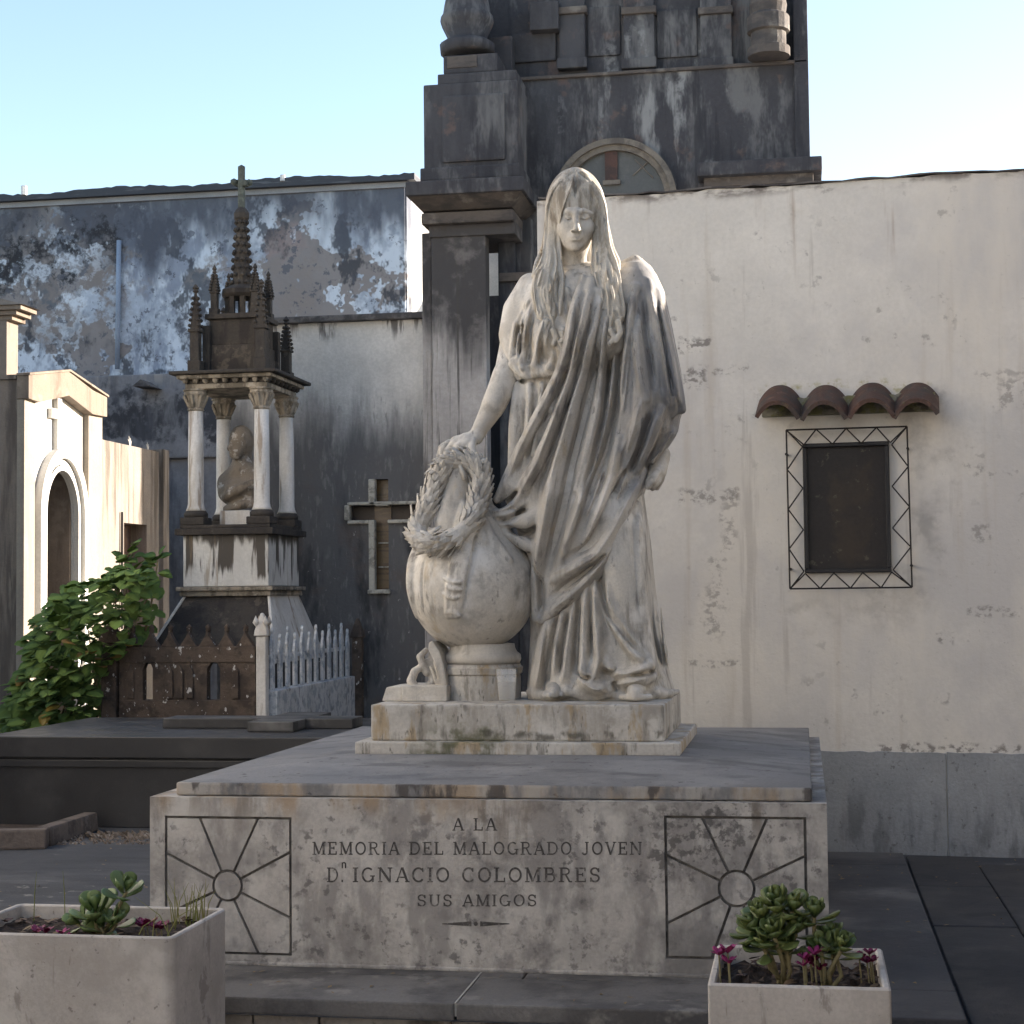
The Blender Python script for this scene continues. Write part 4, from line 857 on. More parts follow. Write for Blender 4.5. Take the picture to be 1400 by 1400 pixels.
def fast_mesh(name, parts, mat, parent):
    V = []; Q = []; n = 0
    for v, q in parts: V.append(v); Q.append(q+n); n += len(v)
    V = np.concatenate(V); Q = np.concatenate(Q)
    A = np.array(MW[parent].inverted()); V = V@A[:3, :3].T+A[:3, 3]
    me = bpy.data.meshes.new(name); me.vertices.add(len(V)); me.vertices.foreach_set('co', V.astype(np.float32).ravel())
    me.loops.add(4*len(Q)); me.loops.foreach_set('vertex_index', Q.astype(np.int32).ravel())
    me.polygons.add(len(Q)); me.polygons.foreach_set('loop_start', np.arange(0, 4*len(Q), 4, dtype=np.int32))
    me.polygons.foreach_set('use_smooth', np.ones(len(Q), bool))
    me.update(calc_edges=True); me.validate()
    me.materials.append(mat); o = bpy.data.objects.new(name, me); C.objects.link(o); o.parent = parent; MW[o] = MW[parent]
    return o
M['marble'] = weathered('weathered_marble', rgb(.54, .50, .44), [
    dict(c=rgb(.17, .155, .135), s=(24, 24, 4), lo=.46, hi=.64, amt=.8, seed=44, s2=3.2, lo2=.46, hi2=.58), dict(c=rgb(.27, .25, .225), s=7, lo=.52, hi=.66, amt=.6, seed=45, r=.7),
    dict(c=rgb(.44, .40, .345), s=3.2, lo=.46, hi=.66, amt=.75, seed=1), dict(c=rgb(.70, .67, .62), s=4.5, lo=.52, hi=.66, amt=.7, seed=2),
    dict(c=rgb(.30, .275, .24), s=(15, 15, 2.2), lo=.55, hi=.68, amt=.6, seed=4), dict(c=rgb(.42, .33, .215), s=(9, 9, 4), lo=.60, hi=.70, amt=.55, seed=6),
    dict(c=rgb(.15, .14, .13), s=(30, 30, 9), lo=.63, hi=.70, amt=.6, seed=8), dict(c=rgb(.38, .36, .33), s=(40, 40, 16), lo=.56, hi=.66, amt=.35, seed=18)],
    rough=.72, bump=.16, bscale=130, spec=.35, vary=.07)
M['hairm'] = weathered('dark_streaked_marble', rgb(.50, .455, .385), [
    dict(c=rgb(.15, .125, .095), s=(26, 26, 3.0), lo=.42, hi=.60, amt=.85, seed=3, z=(2.52, 2.66), wob=.08, ws=(9, 9, 2)), dict(c=rgb(.62, .58, .51), s=(9, 9, 4), lo=.52, hi=.66, amt=.6, seed=2),
    dict(c=rgb(.28, .23, .17), s=(30, 30, 5), lo=.50, hi=.64, amt=.6, seed=5), dict(c=rgb(.16, .15, .14), s=(40, 40, 12), lo=.6, hi=.68, amt=.6, seed=8)], rough=.75, bump=.2, bscale=130)
M['mantlem'] = weathered('streaked_marble_shaded_right', rgb(.48, .445, .395), [
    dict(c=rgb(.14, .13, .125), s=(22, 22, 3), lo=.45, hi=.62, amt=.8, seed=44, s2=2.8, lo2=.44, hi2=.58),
    dict(c=rgb(.40, .37, .325), s=3.2, lo=.46, hi=.66, amt=.75, seed=1), dict(c=rgb(.68, .65, .60), s=4.5, lo=.54, hi=.66, amt=.6, seed=2), dict(c=rgb(.17, .17, .178), s=(5, 5, 1.6), lo=.34, hi=.58, amt=.85, seed=14, x=(-.72, -.55), wob=.06, ws=(5, 5, 2)),  # last layer paints the cloak's right-hand shade as darker grey
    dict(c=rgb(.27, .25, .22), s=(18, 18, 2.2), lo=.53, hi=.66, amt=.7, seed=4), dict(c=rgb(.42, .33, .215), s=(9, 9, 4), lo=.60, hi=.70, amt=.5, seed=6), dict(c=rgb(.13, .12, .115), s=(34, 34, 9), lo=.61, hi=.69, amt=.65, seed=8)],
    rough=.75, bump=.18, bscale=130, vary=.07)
st = thing('statue', tuple(S(815, 957, .05)), 'large marble statue of a long-haired woman in draped robe and mantle', 'statue')

# ---- robe
RX, RY, RD = (640, 960), (352, 966), (-.36, .42)
robe = Field(RX, RY, RD, .0043)
rows = [(362, 770, 812, .06, .06), (380, 738, 850, .125, .12), (395, 720, 866, .155, .15), (420, 708, 870, .19, .16), (450, 706, 866, .215, .16), (480, 708, 860, .225, .16),
        (505, 709, 850, .205, .16), (518, 708, 842, .175, .16), (535, 704, 850, .18, .17), (570, 700, 858, .195, .19), (620, 697, 868, .215, .20), (680, 698, 880, .225, .21),
        (740, 712, 889, .225, .22), (800, 724, 895, .225, .23), (860, 727, 903, .225, .24), (910, 725, 913, .24, .25), (945, 722, 922, .25, .26), (962, 722, 924, .25, .26)]
robe.v = robe.loft(rows)
# bust, sleeve, blouse falling over the girdle
for c, r in (((748, 462, .15), (.085, .085, .095)), ((828, 458, .15), (.085, .08, .095))): robe.ell(S(*c), r, .03)
robe.chain([S(726, 392, .02), S(710, 425, .03), S(706, 458, .05), S(709, 492, .07)], [.055, .066, .070, .060], .03)
robe.chain([S(726, 396, .03), S(711, 430, .045), S(706, 456, .06), S(708, 480, .085)], [.048, .056, .055, .050], .025)
robe.chain([S(692, 466, .06), S(697, 482, .105), S(707, 501, .135), S(722, 512, .145)], [.016, .020, .021, .016], .010)
robe.ridge([(704, 497), (716, 507), (735, 508), (755, 505), (775, 497)], [9, 13, 13, 12, 9], 1, .012)
robe.chain([S(703, 500, .10), S(714, 511, .12), S(722, 508, .15)], [.02, .032, .024], .01)
for l, r in (([(702, 521), (730, 520), (770, 517)], 4.0),): robe.ridge(l, r, 0, .008, 's')
# blouse folds
for l, r, o in (([(735, 400), (722, 440), (716, 480), (713, 503)], [4, 6, 7, 4], 1), ([(748, 430), (738, 470), (730, 500)], [3, 6, 5], 0), ([(765, 470), (757, 490), (750, 503)], [3, 5, 4], 0),
                ([(712, 430), (703, 458), (700, 488)], [3, 4, 4], 1), ([(775, 395), (783, 425), (785, 450)], [3, 5, 3], 1), ([(797, 392), (793, 420), (788, 450)], [3, 5, 3], 1), ([(770, 450), (768, 475), (765, 500)], [3, 5, 4], 1)):
    robe.ridge(l, r, o, .010)
for l, r in (([(729, 410), (724, 450), (722, 495)], 3.2), ([(741, 455), (738, 485), (741, 503)], 3), ([(758, 478), (762, 496)], 3), ([(707, 447), (712, 452), (727, 445)], 2.6), ([(707, 500), (711, 511)], 3), ([(722, 503), (724, 514)], 3)):
    robe.ridge(l, r, .5, .008, 's')
# skirt at hip
for l, r in (([(707, 528), (703, 580), (702, 640)], [6, 8, 8]), ([(724, 527), (722, 580), (716, 640)], [5, 7, 7]), ([(741, 527), (738, 575), (730, 620)], [5, 7, 6]), ([(757, 524), (752, 560)], [5, 6])):
    robe.ridge(l, r, 1.5, .012)
for l in ([(715, 527), (713, 580), (709, 650)], [(733, 527), (730, 575), (722, 625)], [(749, 524), (744, 565)]): robe.ridge(l, [3, 4.5, 4], .5, .010, 's')
# lower skirt: knee pushed forward, folds running to the hem
robe.chain([S(836, 700, .15), S(846, 780, .185), S(862, 860, .19), S(876, 915, .19)], [.085, .088, .085, .07], .05)
robe.chain([S(808, 770, .19), S(815, 840, .20), S(838, 890, .22), S(868, 912, .23)], [.035, .045, .05, .035], .025)
F_ = [([(758, 838), (745, 880), (737, 925), (733, 950)], [6, 10, 11, 12], 3), ([(772, 828), (763, 880), (760, 930)], [5, 7, 9], 1.5), ([(786, 822), (780, 870), (777, 915), (772, 942)], [5, 7, 9, 11], 3),
      ([(803, 800), (801, 860), (800, 910), (796, 940)], [5, 7, 9, 12], 3), ([(815, 790), (818, 850), (822, 900), (812, 935)], [5, 8, 10, 10], 3), ([(828, 800), (842, 850), (868, 890), (888, 908)], [4, 7, 9, 8], 2),
      ([(888, 700), (896, 780), (903, 860), (912, 930)], [4, 5, 6, 6], -2), ([(830, 905), (850, 922), (880, 915), (892, 909)], [6, 9, 8, 6], 3),
      ([(800, 925), (815, 943), (835, 938)], [7, 9, 8], 3), ([(848, 935), (870, 930), (890, 925)], [7, 9, 7], 2), ([(872, 690), (876, 760), (886, 850)], [5, 6, 6], 1)]
for l, r, o in F_: robe.ridge(l, r, o-1.0, .022)
G_ = [([(752, 845), (744, 900), (746, 945)], [3, 4, 4]), ([(766, 830), (753, 890), (750, 935)], [3, 5, 5]), ([(780, 828), (770, 890), (767, 930)], [3, 5, 5]), ([(794, 812), (790, 870), (788, 925)], [3, 5, 6]),
      ([(809, 795), (810, 860), (811, 905)], [3, 4, 5]), ([(815, 752), (822, 800), (836, 842), (858, 872), (882, 902)], [5, 5, 5, 4, 3.5]), ([(880, 670), (885, 760), (893, 860), (905, 930)], [3, 4, 5, 5]),
      ([(820, 915), (838, 922), (850, 914)], [4, 5, 3]), ([(862, 922), (885, 921), (896, 916)], [3, 5, 4]), ([(790, 915), (800, 930), (812, 928)], [3, 5, 3]), ([(840, 930), (846, 945)], [3, 4])]
for l, r in G_: robe.ridge(l, r, 1.0, .014, 's')
rj = random.Random(17)
def jitter(lines, n, amp):
    o = []
    for l in lines:
        for _ in range(n):
            dx = rj.uniform(-11, 11); k = len(l); a = rj.randint(0, max(0, k-3)); b = min(k, a+rj.randint(3, 4)); sub = [(x+dx+rj.uniform(-2, 2), y+rj.uniform(-5, 5)) for x, y in l[a:b]]
            if len(sub) > 1: o.append((sub, rj.choice((1, 1, -1))*amp*rj.uniform(.6, 1.3), rj.uniform(3, 6), rj.uniform(3, 6)))
    return o
def crest(lines, g=.95): return [(l, np.mean(r)*g, np.mean(r)*1.7, np.mean(r)*1.0) for l, r, *_ in lines]
def crease(lines, g=1.75): return [(l, -np.mean(r)*g, np.mean(r)*1.3, np.mean(r)*1.7) for l, r, *_ in lines]
robe.folds(crest(F_)+crease(G_)+jitter([l for l, r, o in F_], 2, 1.8))
robe.folds([(l, -4, 5, 6) for l in ([(715, 527), (713, 580), (709, 650)], [(733, 527), (730, 575), (722, 625)], [(749, 524), (744, 565)], [(729, 410), (724, 450), (722, 495)], [(741, 455), (738, 485), (741, 503)])]+[(l, 3.5, 6, 4) for l in ([(724, 530), (722, 580), (716, 640)], [(741, 527), (738, 575), (730, 620)], [(735, 400), (722, 440), (716, 480)], [(748, 430), (738, 470), (732, 500)], [(758, 420), (752, 455), (748, 480)], [(716, 425), (709, 455), (706, 485)], [(702, 432), (698, 452), (698, 472)], [(713, 452), (707, 476), (705, 494)], [(722, 402), (712, 425), (705, 448)])]+[(l, -3.5, 4, 5) for l in ([(717, 412), (707, 435), (702, 460)], [(716, 440), (711, 462), (708, 488)], [(706, 440), (702, 458), (701, 476)])])
for l in ([(724, 946), (745, 954), (770, 948)], [(775, 944), (800, 955), (830, 950)], [(840, 950), (870, 956), (895, 950)], [(895, 946), (915, 951), (926, 946)]): robe.ridge(l, [4, 6, 4], 0, .022)

# ---- mantle
man = Field(RX, RY, RD, .0043)
grown = robe.loft(rows, grow=.022)
pol = man.poly([(806, 372), (793, 400), (787, 430), (777, 478), (764, 514), (738, 565), (716, 606), (694, 655), (682, 682), (690, 705), (712, 740), (732, 785), (732, 840), (742, 852), (775, 824), (812, 790),
                (838, 742), (862, 692), (882, 655), (912, 622), (940, 592), (946, 555), (926, 450), (912, 400), (885, 362), (850, 362), (825, 380)])
def smax(a, b, k):
    h = np.clip(.5-.5*(b-a)/k, 0, 1); return b*(1-h)+a*h+k*h*(1-h)
man.v = smax(grown, np.broadcast_to(pol, grown.shape).astype(np.float32), .022).astype(np.float32); del grown
crow = [(356, 866, 878, .02, .02), (364, 850, 888, .08, .08), (378, 846, 898, .12, .12), (400, 844, 908, .155, .15), (450, 838, 919, .185, .17), (510, 832, 931, .205, .18), (553, 826, 937, .22, .19), (575, 824, 930, .22, .19),
        (592, 822, 927, .215, .19), (622, 820, 905, .20, .18), (652, 822, 884, .18, .16), (672, 826, 872, .14, .12)]
cl = man.loft(crow, e=2.2); h = np.clip(.5+.5*(cl-man.v)/.04, 0, 1); man.v = (cl*(1-h)+man.v*h-.04*h*(1-h)).astype(np.float32); del cl
man.chain([S(846, 366, .02), S(868, 358, .01), S(884, 372, -.02)], [.02, .028, .026], .012)
# hanging swags at the hip, out past the body
for l, r in (([(722, 640, .20), (702, 664, .19), (682, 683, .17)], [.022, .030, .016]), ([(748, 690, .23), (722, 712, .235), (690, 708, .22), (660, 696, .18)], [.018, .034, .036, .020]),
             ([(742, 752, .22), (720, 745, .22), (694, 728, .21), (667, 706, .17)], [.016, .026, .026, .014]), ([(726, 690, .2), (700, 690, .19)], [.03, .028])):
    man.chain([S(*q) for q in l], r, .016)
base = man
RD_ = [([(797, 380), (788, 420), (779, 478), (765, 515), (739, 567), (717, 608), (692, 658), (680, 682)], [5, 7, 8, 8, 8, 8, 8, 5], 3),
       ([(809, 384), (799, 441), (787, 492), (776, 533), (757, 590), (738, 638), (716, 672), (690, 694)], [6, 8, 9, 9, 9, 9, 8, 6], 4),
       ([(820, 400), (814, 441), (802, 492), (790, 533), (776, 590), (764, 636), (752, 690), (740, 750), (733, 800), (733, 845)], [6, 8, 9, 9, 9, 9, 10, 9, 7, 6], 4),
       ([(832, 420), (824, 487), (819, 556), (808, 610), (797, 650), (788, 668)], [6, 8, 9, 9, 8, 5], 3),
       ([(838, 480), (834, 550), (820, 620), (800, 680), (780, 735), (765, 775)], [4, 6, 7, 8, 8, 6], 2),
       ([(880, 645), (858, 690), (838, 732), (818, 762), (790, 778), (758, 792)], [5, 8, 9, 10, 9, 6], 4),
       ([(845, 742), (818, 782), (788, 812), (760, 832), (742, 848)], [4, 8, 9, 8, 6], 4),
       ([(846, 600), (838, 650), (822, 700), (806, 735)], [4, 7, 8, 6], 2),
       ([(868, 392), (860, 450), (852, 510), (846, 560)], [4, 6, 6, 4], 1.5), ([(886, 385), (900, 450), (912, 520), (920, 565)], [4, 6, 7, 5], 1.5), ([(898, 400), (914, 470), (926, 530), (932, 560)], [4, 6, 7, 6], 1.5),
       ([(880, 540), (868, 590), (850, 640), (835, 690)], [4, 7, 7, 4], 2), ([(905, 560), (890, 600), (872, 640)], [4, 7, 6], 2), ([(872, 440), (876, 500), (884, 545)], [3, 6, 4], 1.5), ([(925, 580), (905, 612), (884, 640)], [6, 8, 6], 2)]
for l, r, o in RD_: man.ridge(l, r, o-1.5, .022)
GD_ = [([(800, 400), (791, 450), (781, 495), (769, 528), (748, 575), (728, 615), (706, 655)], [3, 4, 4.5, 5, 5, 5, 4]), ([(815, 405), (807, 450), (796, 495), (785, 533), (767, 590), (751, 640), (735, 680)], [3, 5, 5, 5, 5.5, 5, 4]),
       ([(825, 420), (820, 470), (808, 530), (794, 590), (782, 640), (772, 690), (757, 745), (748, 790)], [3, 5, 5, 5, 6, 6, 6, 4]), ([(836, 440), (831, 500), (828, 560), (815, 625), (796, 690)], [4, 5, 6, 6, 4]),
       ([(852, 420), (846, 480), (842, 550), (828, 615), (806, 675), (790, 725)], [4, 5, 6, 6, 6, 4]), ([(860, 600), (846, 655), (828, 705), (808, 745), (775, 765)], [4, 5, 5, 6, 4]),
       ([(838, 752), (812, 775), (782, 797), (755, 815)], [4, 5, 5, 4]), ([(712, 668), (694, 688), (676, 694)], [3, 5, 4]), ([(722, 690), (700, 712), (680, 712)], [3, 5, 4]), ([(735, 720), (715, 733), (695, 722)], [3, 4, 3]), ([(878, 400), (884, 460), (896, 530)], [2, 4, 3]),
       ([(895, 400), (908, 470), (920, 540)], [2, 3.5, 3]), ([(892, 560), (878, 605), (858, 650)], [3, 5, 4]), ([(730, 770), (741, 800), (739, 840)], [3, 4, 3])]
for l, r in GD_: man.ridge(l, r, 1.2, .014, 's')
MINOR = []
for l, r, o in (([(790, 440), (783, 480), (772, 520)], [2, 3.5, 2], 1), ([(745, 600), (728, 640), (706, 672)], [2, 4, 3], 1.5), ([(770, 610), (758, 655), (742, 700)], [2, 4, 3], 1.5), ([(806, 560), (796, 610), (786, 655)], [2, 4, 2], 1.5),
                ([(800, 690), (790, 720), (776, 750)], [2, 4, 3], 1.5), ([(828, 640), (815, 680), (800, 712)], [2, 3.5, 2], 1.5), ([(830, 752), (800, 790), (770, 808)], [2, 3.5, 2], 1.5), ([(862, 470), (858, 520), (852, 570)], [2, 4, 2], 1),
                ([(906, 470), (912, 520), (918, 560)], [2, 3.5, 2], 1), ([(745, 700), (738, 740), (734, 780)], [2, 3.5, 2], 1.5), ([(705, 690), (690, 700), (672, 700)], [3, 4, 3], 1.5)):
    MINOR.append((l, r))
man.folds(crest(RD_)+crest(MINOR, .9)+crease(GD_)+jitter([l for l, r, o in RD_], 2, 1.8))
for l, r in (([(795, 445), (787, 490)], 2), ([(755, 605), (738, 650), (722, 680)], [2, 3, 2]), ([(812, 560), (802, 615), (792, 660)], [2, 3, 2]), ([(868, 470), (866, 520), (862, 570)], [2, 3, 2]), ([(902, 480), (905, 530)], 2.2), ([(880, 580), (866, 625), (850, 665)], [2, 3, 2]), ([(700, 720), (716, 738), (732, 742)], [2, 3, 2])):
    man.ridge(l, r, .8, .006, 's')
# ---- head, neck, arm, hands (one body), finer grid
bod = Field((598, 870), (226, 668), (-.16, .34), .0028)
D0 = .045
q_ = lambda x, y, d: S(x, y, D0+d)
bod.ell(q_(787, 288, 0), (.104, .125, .135), .02)
bod.ell(q_(787, 307, .030), (.071, .100, .108), .03)
bod.ell(q_(787, 326, .070), (.050, .052, .050), .03)
bod.ell(q_(788, 337, .098), (.021, .020, .017), .02)
bod.chain([q_(787, 330, -.01), q_(786, 352, -.015), S(785, 385, .0)], [.060, .058, .075], .03)
for sx in (-1, 1):
    X = lambda k: 787.8+sx*k
    bod.ell(q_(X(15), 311, .082), (.026, .028, .026), .03)
    bod.chain([q_(X(3), 290.5, .131), q_(X(10), 288.5, .130), q_(X(20), 292, .100)], [.012, .0125, .010], .010)
    bod.ell(q_(X(11.2), 297.2, .141), (.020, .022, .0150), .008, 's')
    bod.ell(q_(X(11.3), 296.6, .113), (.0165, .0165, .0115), .003)
    bod.chain([q_(X(4.8), 297.5, .120), q_(X(11), 299.0, .1285), q_(X(18), 297.5, .113)], [.002, .0028, .002], .003)
    bod.chain([q_(X(4.8), 295.5, .122), q_(X(11), 293.3, .131), q_(X(18.5), 295.5, .114)], [.002, .003, .002], .003)
    bod.ell(q_(X(5.0), 315.0, .143), (.0095, .010, .0065), .006)
    bod.ell(q_(X(4.2), 317.4, .152), (.0042, .006, .003), .003, 's')
bod.chain([q_(788, 288, .128), q_(788.3, 302, .147), q_(788.6, 312.5, .163)], [.0105, .0115, .0130], .012)
bod.ell(q_(788, 324, .122), (.026, .018, .018), .014)
bod.chain([q_(780.5, 324.8, .128), q_(784.5, 323.2, .137), q_(788, 323.8, .139), q_(791.5, 323.2, .137), q_(795.5, 324.8, .128)], [.0022, .0042, .0038, .0042, .0022], .004)
bod.chain([q_(782.5, 327.0, .130), q_(788, 328.0, .1365), q_(793.5, 327.0, .130)], [.0025, .0052, .0025], .004)
bod.chain([q_(780, 325.5, .134), q_(788, 325.6, .1455), q_(796, 325.5, .134)], [.0014, .0020, .0014], .003, 's')
bod.ell(q_(788, 331.4, .137), (.014, .008, .006), .008, 's')
# right arm reaching to the wreath
bod.chain([S(722, 410, .0), S(702, 462, .04), S(694, 505, .085), S(687, 528, .105), S(672, 560, .135), S(658, 584, .155), S(651, 597, .165)], [.058, .050, .050, .051, .045, .033, .029], .02)
bod.chain([S(690, 515, .10), S(676, 552, .145)], [.045, .042], .02)
bod.chain([S(650, 598, .168), S(637, 602, .178), S(622, 607, .185)], [.027, .030, .022], .012)
bod.chain([S(640, 600, .150), S(624, 604, .145), S(616, 608, .145)], [.024, .024, .018], .012)
bod.chain([S(640, 605, .200), S(627, 611, .210)], [.018, .017], .012)
for (a, b, c, e) in (((614, 606, .13), (604, 612, .135), (601, 624, .145), (604, 632, .15)), ((613, 607, .158), (605, 614, .168), (604, 630, .180), (608, 642, .182)),
                     ((618, 609, .185), (611, 618, .200), (611, 634, .212), (615, 645, .208)), ((626, 612, .205), (620, 622, .222), (620, 635, .230), (624, 643, .224))):
    bod.chain([S(*a), S(*b), S(*c), S(*e)], [.0155, .0145, .0125, .0095], .005)
bod.chain([S(646, 603, .195), S(645, 613, .215), S(648, 620, .222), S(647, 627, .218)], [.017, .0155, .0135, .010], .006)
lh = Field((870, 915), (612, 675), (.0, .2), .005)
lh.chain([S(905, 622, .06), S(899, 645, .09), S(889, 660, .12)], [.034, .036, .022], .02)
for (a, b, c) in (((899, 645, .12), (892, 658, .14), (886, 666, .135)), ((903, 642, .09), (899, 658, .11), (892, 668, .11)), ((905, 640, .06), (904, 655, .07), (898, 667, .08))): lh.chain([S(*a), S(*b), S(*c)], [.015, .014, .011], .006)
f1 = Field((735, 785), (922, 962), (.1, .42), .005)
f1.chain([S(757, 935, .15), S(757, 944, .26), S(757, 948, .325)], [.035, .03, .017], .02)
for i in range(5): f1.chain([S(747+i*5.2, 947, .29), S(745+i*5.6, 950.5, .345-.012*abs(i-1))], [.012-.0012*i, .0105-.001*i], .006)
f2 = Field((835, 905), (918, 966), (.05, .42), .005)
f2.chain([S(868, 930, .12), S(869, 943, .24), S(868, 948, .33)], [.045, .04, .024], .02); f2.chain([S(850, 953, .30), S(868, 954, .345), S(888, 953, .30)], [.012, .013, .012], .01)
# ---- hair
hair = Field((705, 875), (224, 490), (-.20, .36), .003)
hair.ell(q_(787, 288, -.015), (.122, .150, .172), .01)
hair.chain([q_(787, 300, -.08), q_(787, 350, -.09), S(787, 395, -.08)], [.11, .12, .13], .03)
ylv = np.array([236, 248, 264, 282, 300, 320, 340, 358, 378, 400, 430, 458])
LI = np.array([785, 782, 777, 769, 764.5, 763.5, 766, 769, 769, 768, 768, 766]); LO = np.array([781, 764, 752, 747.5, 746, 745, 742, 736, 726, 722, 730, 752])
RI = np.array([788, 792, 798, 807, 811.5, 812, 809.5, 807, 808, 813, 820, 828]); RO = np.array([794, 810, 822, 828, 830, 832, 836, 843, 850, 855, 855, 845])
dz_front = np.array([.10, .125, .125, .12, .105, .095, .095, .11, .135, .16, .19, .20])
for I_, O_ in ((LI, LO), (RI, RO)):
    mid = (I_+O_)/2; w_ = np.abs(O_-I_)/2
    hair.chain([S(x, y, D0+d-.05) if y < 345 else S(x, y, d+.0) for x, y, d in zip(mid, ylv, dz_front)], [max(.014, w*MPX*.85) for w in w_], .02)
hair.ell(q_(787.5, 319, .12), (.064, .085, .090), .01, 's')
hair.ell(q_(787.5, 345, .10), (.052, .085, .08), .01, 's')
hair.chain([q_(787.5, 300, .16), q_(787.5, 272, .165)], [.050, .012], .008, 's')
base_h = Field.__new__(Field); base_h.__dict__.update(hair.__dict__); base_h.v = hair.v.copy()
rs = random.Random(5)
for side, (I_, O_) in enumerate(((LI, LO), (RI, RO))):
    for j in range(11):
        f = (j+.4)/10.6; fx = I_+(O_-I_)*f
        e = rs.randint(9, 12) if j < 10 else 9
        a0 = 0 if j < 8 else 1
        ph = rs.uniform(0, 6.3)
        pts = [(x+(3.2*math.sin(y/9.5+ph) if y > 345 else .8*math.sin(y/14+ph)), y) for x, y in zip(fx[a0:e], ylv[a0:e])]
        hair.ridge(pts, [1.2]+[rs.uniform(2.2, 3.4)]*3+[rs.uniform(2.5, 3.8)]*3+[1.5], rs.uniform(.8, 2.6), .0028, surf=base_h, n=34)
    for j in range(9):
        f = (j+.9)/10.2; fx = I_+(O_-I_)*f; ph = rs.uniform(0, 6.3)
        pts = [(x+(3*math.sin(y/9.5+ph) if y > 345 else 0), y) for x, y in zip(fx[:11], ylv[:11])]
        hair.ridge(pts, [1.2, 2.0, 2.1, 2.6, 2.4], -.4, .0025, 's', n=34)
hair.ridge([(786, 231), (786, 240), (786.5, 252), (787, 268)], [1.6, 2.2, 2.4, 2], .3, .005, 's')
for l in ([(768, 455), (771, 463), (766, 468), (768, 474)], [(756, 452), (760, 462), (757, 470)], [(835, 452), (840, 462), (834, 470)], [(845, 440), (848, 455), (842, 466)], [(748, 440), (744, 452), (748, 462)]):
    hair.chain([S(x, y, .235) for x, y in l], [.012, .011, .010, .006][:len(l)], .006)
robe_o = fast_mesh('robe', [robe.mesh()], M['marble'], st)
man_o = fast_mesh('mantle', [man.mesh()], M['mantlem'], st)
bod_o = fast_mesh('body', [bod.mesh()], M['marble'], st)
for nm_, f_ in (('left_hand', lh), ('foot', f1), ('sandalled_foot', f2)): fast_mesh(nm_, [f_.mesh()], M['marble'], st)
hair_o = fast_mesh('hair', [hair.mesh()], M['hairm'], st)
del robe, man, bod, lh, f1, f2, hair, base_h, base
# ------------------------------------------------------------ urn, wreath, little lyre ornament, tumbler
DU = YS-6.52
un = thing('funerary_urn', tuple(S(641, 960, DU)), 'round marble urn draped with cloth on a drum foot', 'urn')
sU = 6.52/F
def zU(py): return P(641, py, Y=6.52)[2]
xU = P(660, 900, Y=6.52)[0]
zb = ZPL
MB().lathe([(.150, 0), (.150, zU(925)-zb), (.147, zU(922)-zb), (.156, zU(920)-zb), (.158, zU(912)-zb), (.150, zU(909)-zb), (.150, zU(907)-zb)], (xU, 6.52, zb), 48).build('drum_foot', M['plinth'], un, smooth=False, bevel=0)
MB().lathe([(.12, zU(908)), (.146, zU(906)), (.152, zU(901)), (.150, zU(895)), (.135, zU(891)), (.128, zU(886)), (.125, zU(880))], (xU, 6.52, 0), 48).build('neck_ring', M['marble'], un, smooth=True)
uf = Field((540, 742), (610, 896), (-.16, .46), .005)
c = S(641, 803, DU)
c[0] = xU-.036
uf.ell(c, (.250, .250, .252), .01)
uf.chain([c+np.array([0, 0, .10]), c+np.array([0, 0, .20]), c+np.array([-.005, 0, .28]), np.array([*S(640, 672, DU)]), np.array([*S(636, 640, DU)])], [.20, .150, .100, .080, .062], .05)
uf.chain([S(628, 640, DU+.06), S(624, 680, DU+.08), S(616, 715, DU+.10)], [.050, .056, .060], .03)
# cloth hanging over the shoulder, ribbon tails
for dx in (-11, -3, 5): uf.ridge([(640+dx*.6, 690), (638+dx*.9, 720), (636+dx, 752), (628+dx, 790), (623+dx, 822), (621+dx*.8, 842)], [5, 7, 6.5, 5.5, 4.5, 3.5], 1.2, .010)
uf.ridge([(650, 715), (649, 752), (641, 790), (636, 820), (633, 846)], [3, 3.5, 3.0, 2.6, 2], 1.5, .006, 's')
for l in ([(607, 790), (618, 799), (630, 796)], [(606, 812), (616, 822), (628, 816)], [(609, 838), (617, 833), (629, 842)], [(610, 802), (620, 808), (631, 806)]): uf.ridge(l, [2, 3.4, 2], 2, .006)
uf.ridge([(574, 745), (566, 770), (563, 800), (566, 825), (571, 842)], [8, 10, 9, 7, 4], 2.0, .012); uf.ridge([(579, 770), (576, 800), (579, 830)], [2.6, 3, 2], 1, .006, 's')
uf.ridge([(582, 725), (600, 735), (622, 738), (645, 728)], [6, 8, 8, 6], 0, .02)
for l in ([(655, 700), (672, 735), (695, 765)], [(648, 690), (655, 715), (662, 740)]): uf.ridge(l, [5, 6, 4], 0, .02)
fast_mesh('urn_body', [uf.mesh()], M['marble'], un); del uf
# laurel wreath: core ring and single leaves
wr = thing('laurel_wreath', tuple(S(612, 740, .3)), 'carved laurel wreath held under the statue hand on the urn', 'wreath')
ring = [(606, 642, .235), (593, 668, .245), (580, 700, .262), (572, 728, .285), (584, 742, .335), (610, 740, .375), (634, 724, .345), (648, 702, .290), (656, 674, .245), (655, 648, .225), (641, 634, .222), (622, 632, .226)]
def ringpt(t):
    n = len(ring); f = (t % 1)*n; i = int(f); u = f-i; p = [np.array(ring[(i+k) % n]) for k in (-1, 0, 1, 2)]
    q = .5*((2*p[1])+(-p[0]+p[2])*u+(2*p[0]-5*p[1]+4*p[2]-p[3])*u*u+(-p[0]+3*p[1]-3*p[2]+p[3])*u**3)
    return Vector(S(*q))
cp = [ringpt(i/48) for i in range(49)]
MB().tube(cp, .034, 10).build('wreath_core', M['marble'], wr, smooth=True)
lm = bpy.data.meshes.new('leaf')
prof = [(0, .004), (.18, .30), (.45, .5), (.75, .36), (1, .0)]
vs = []; fs = []
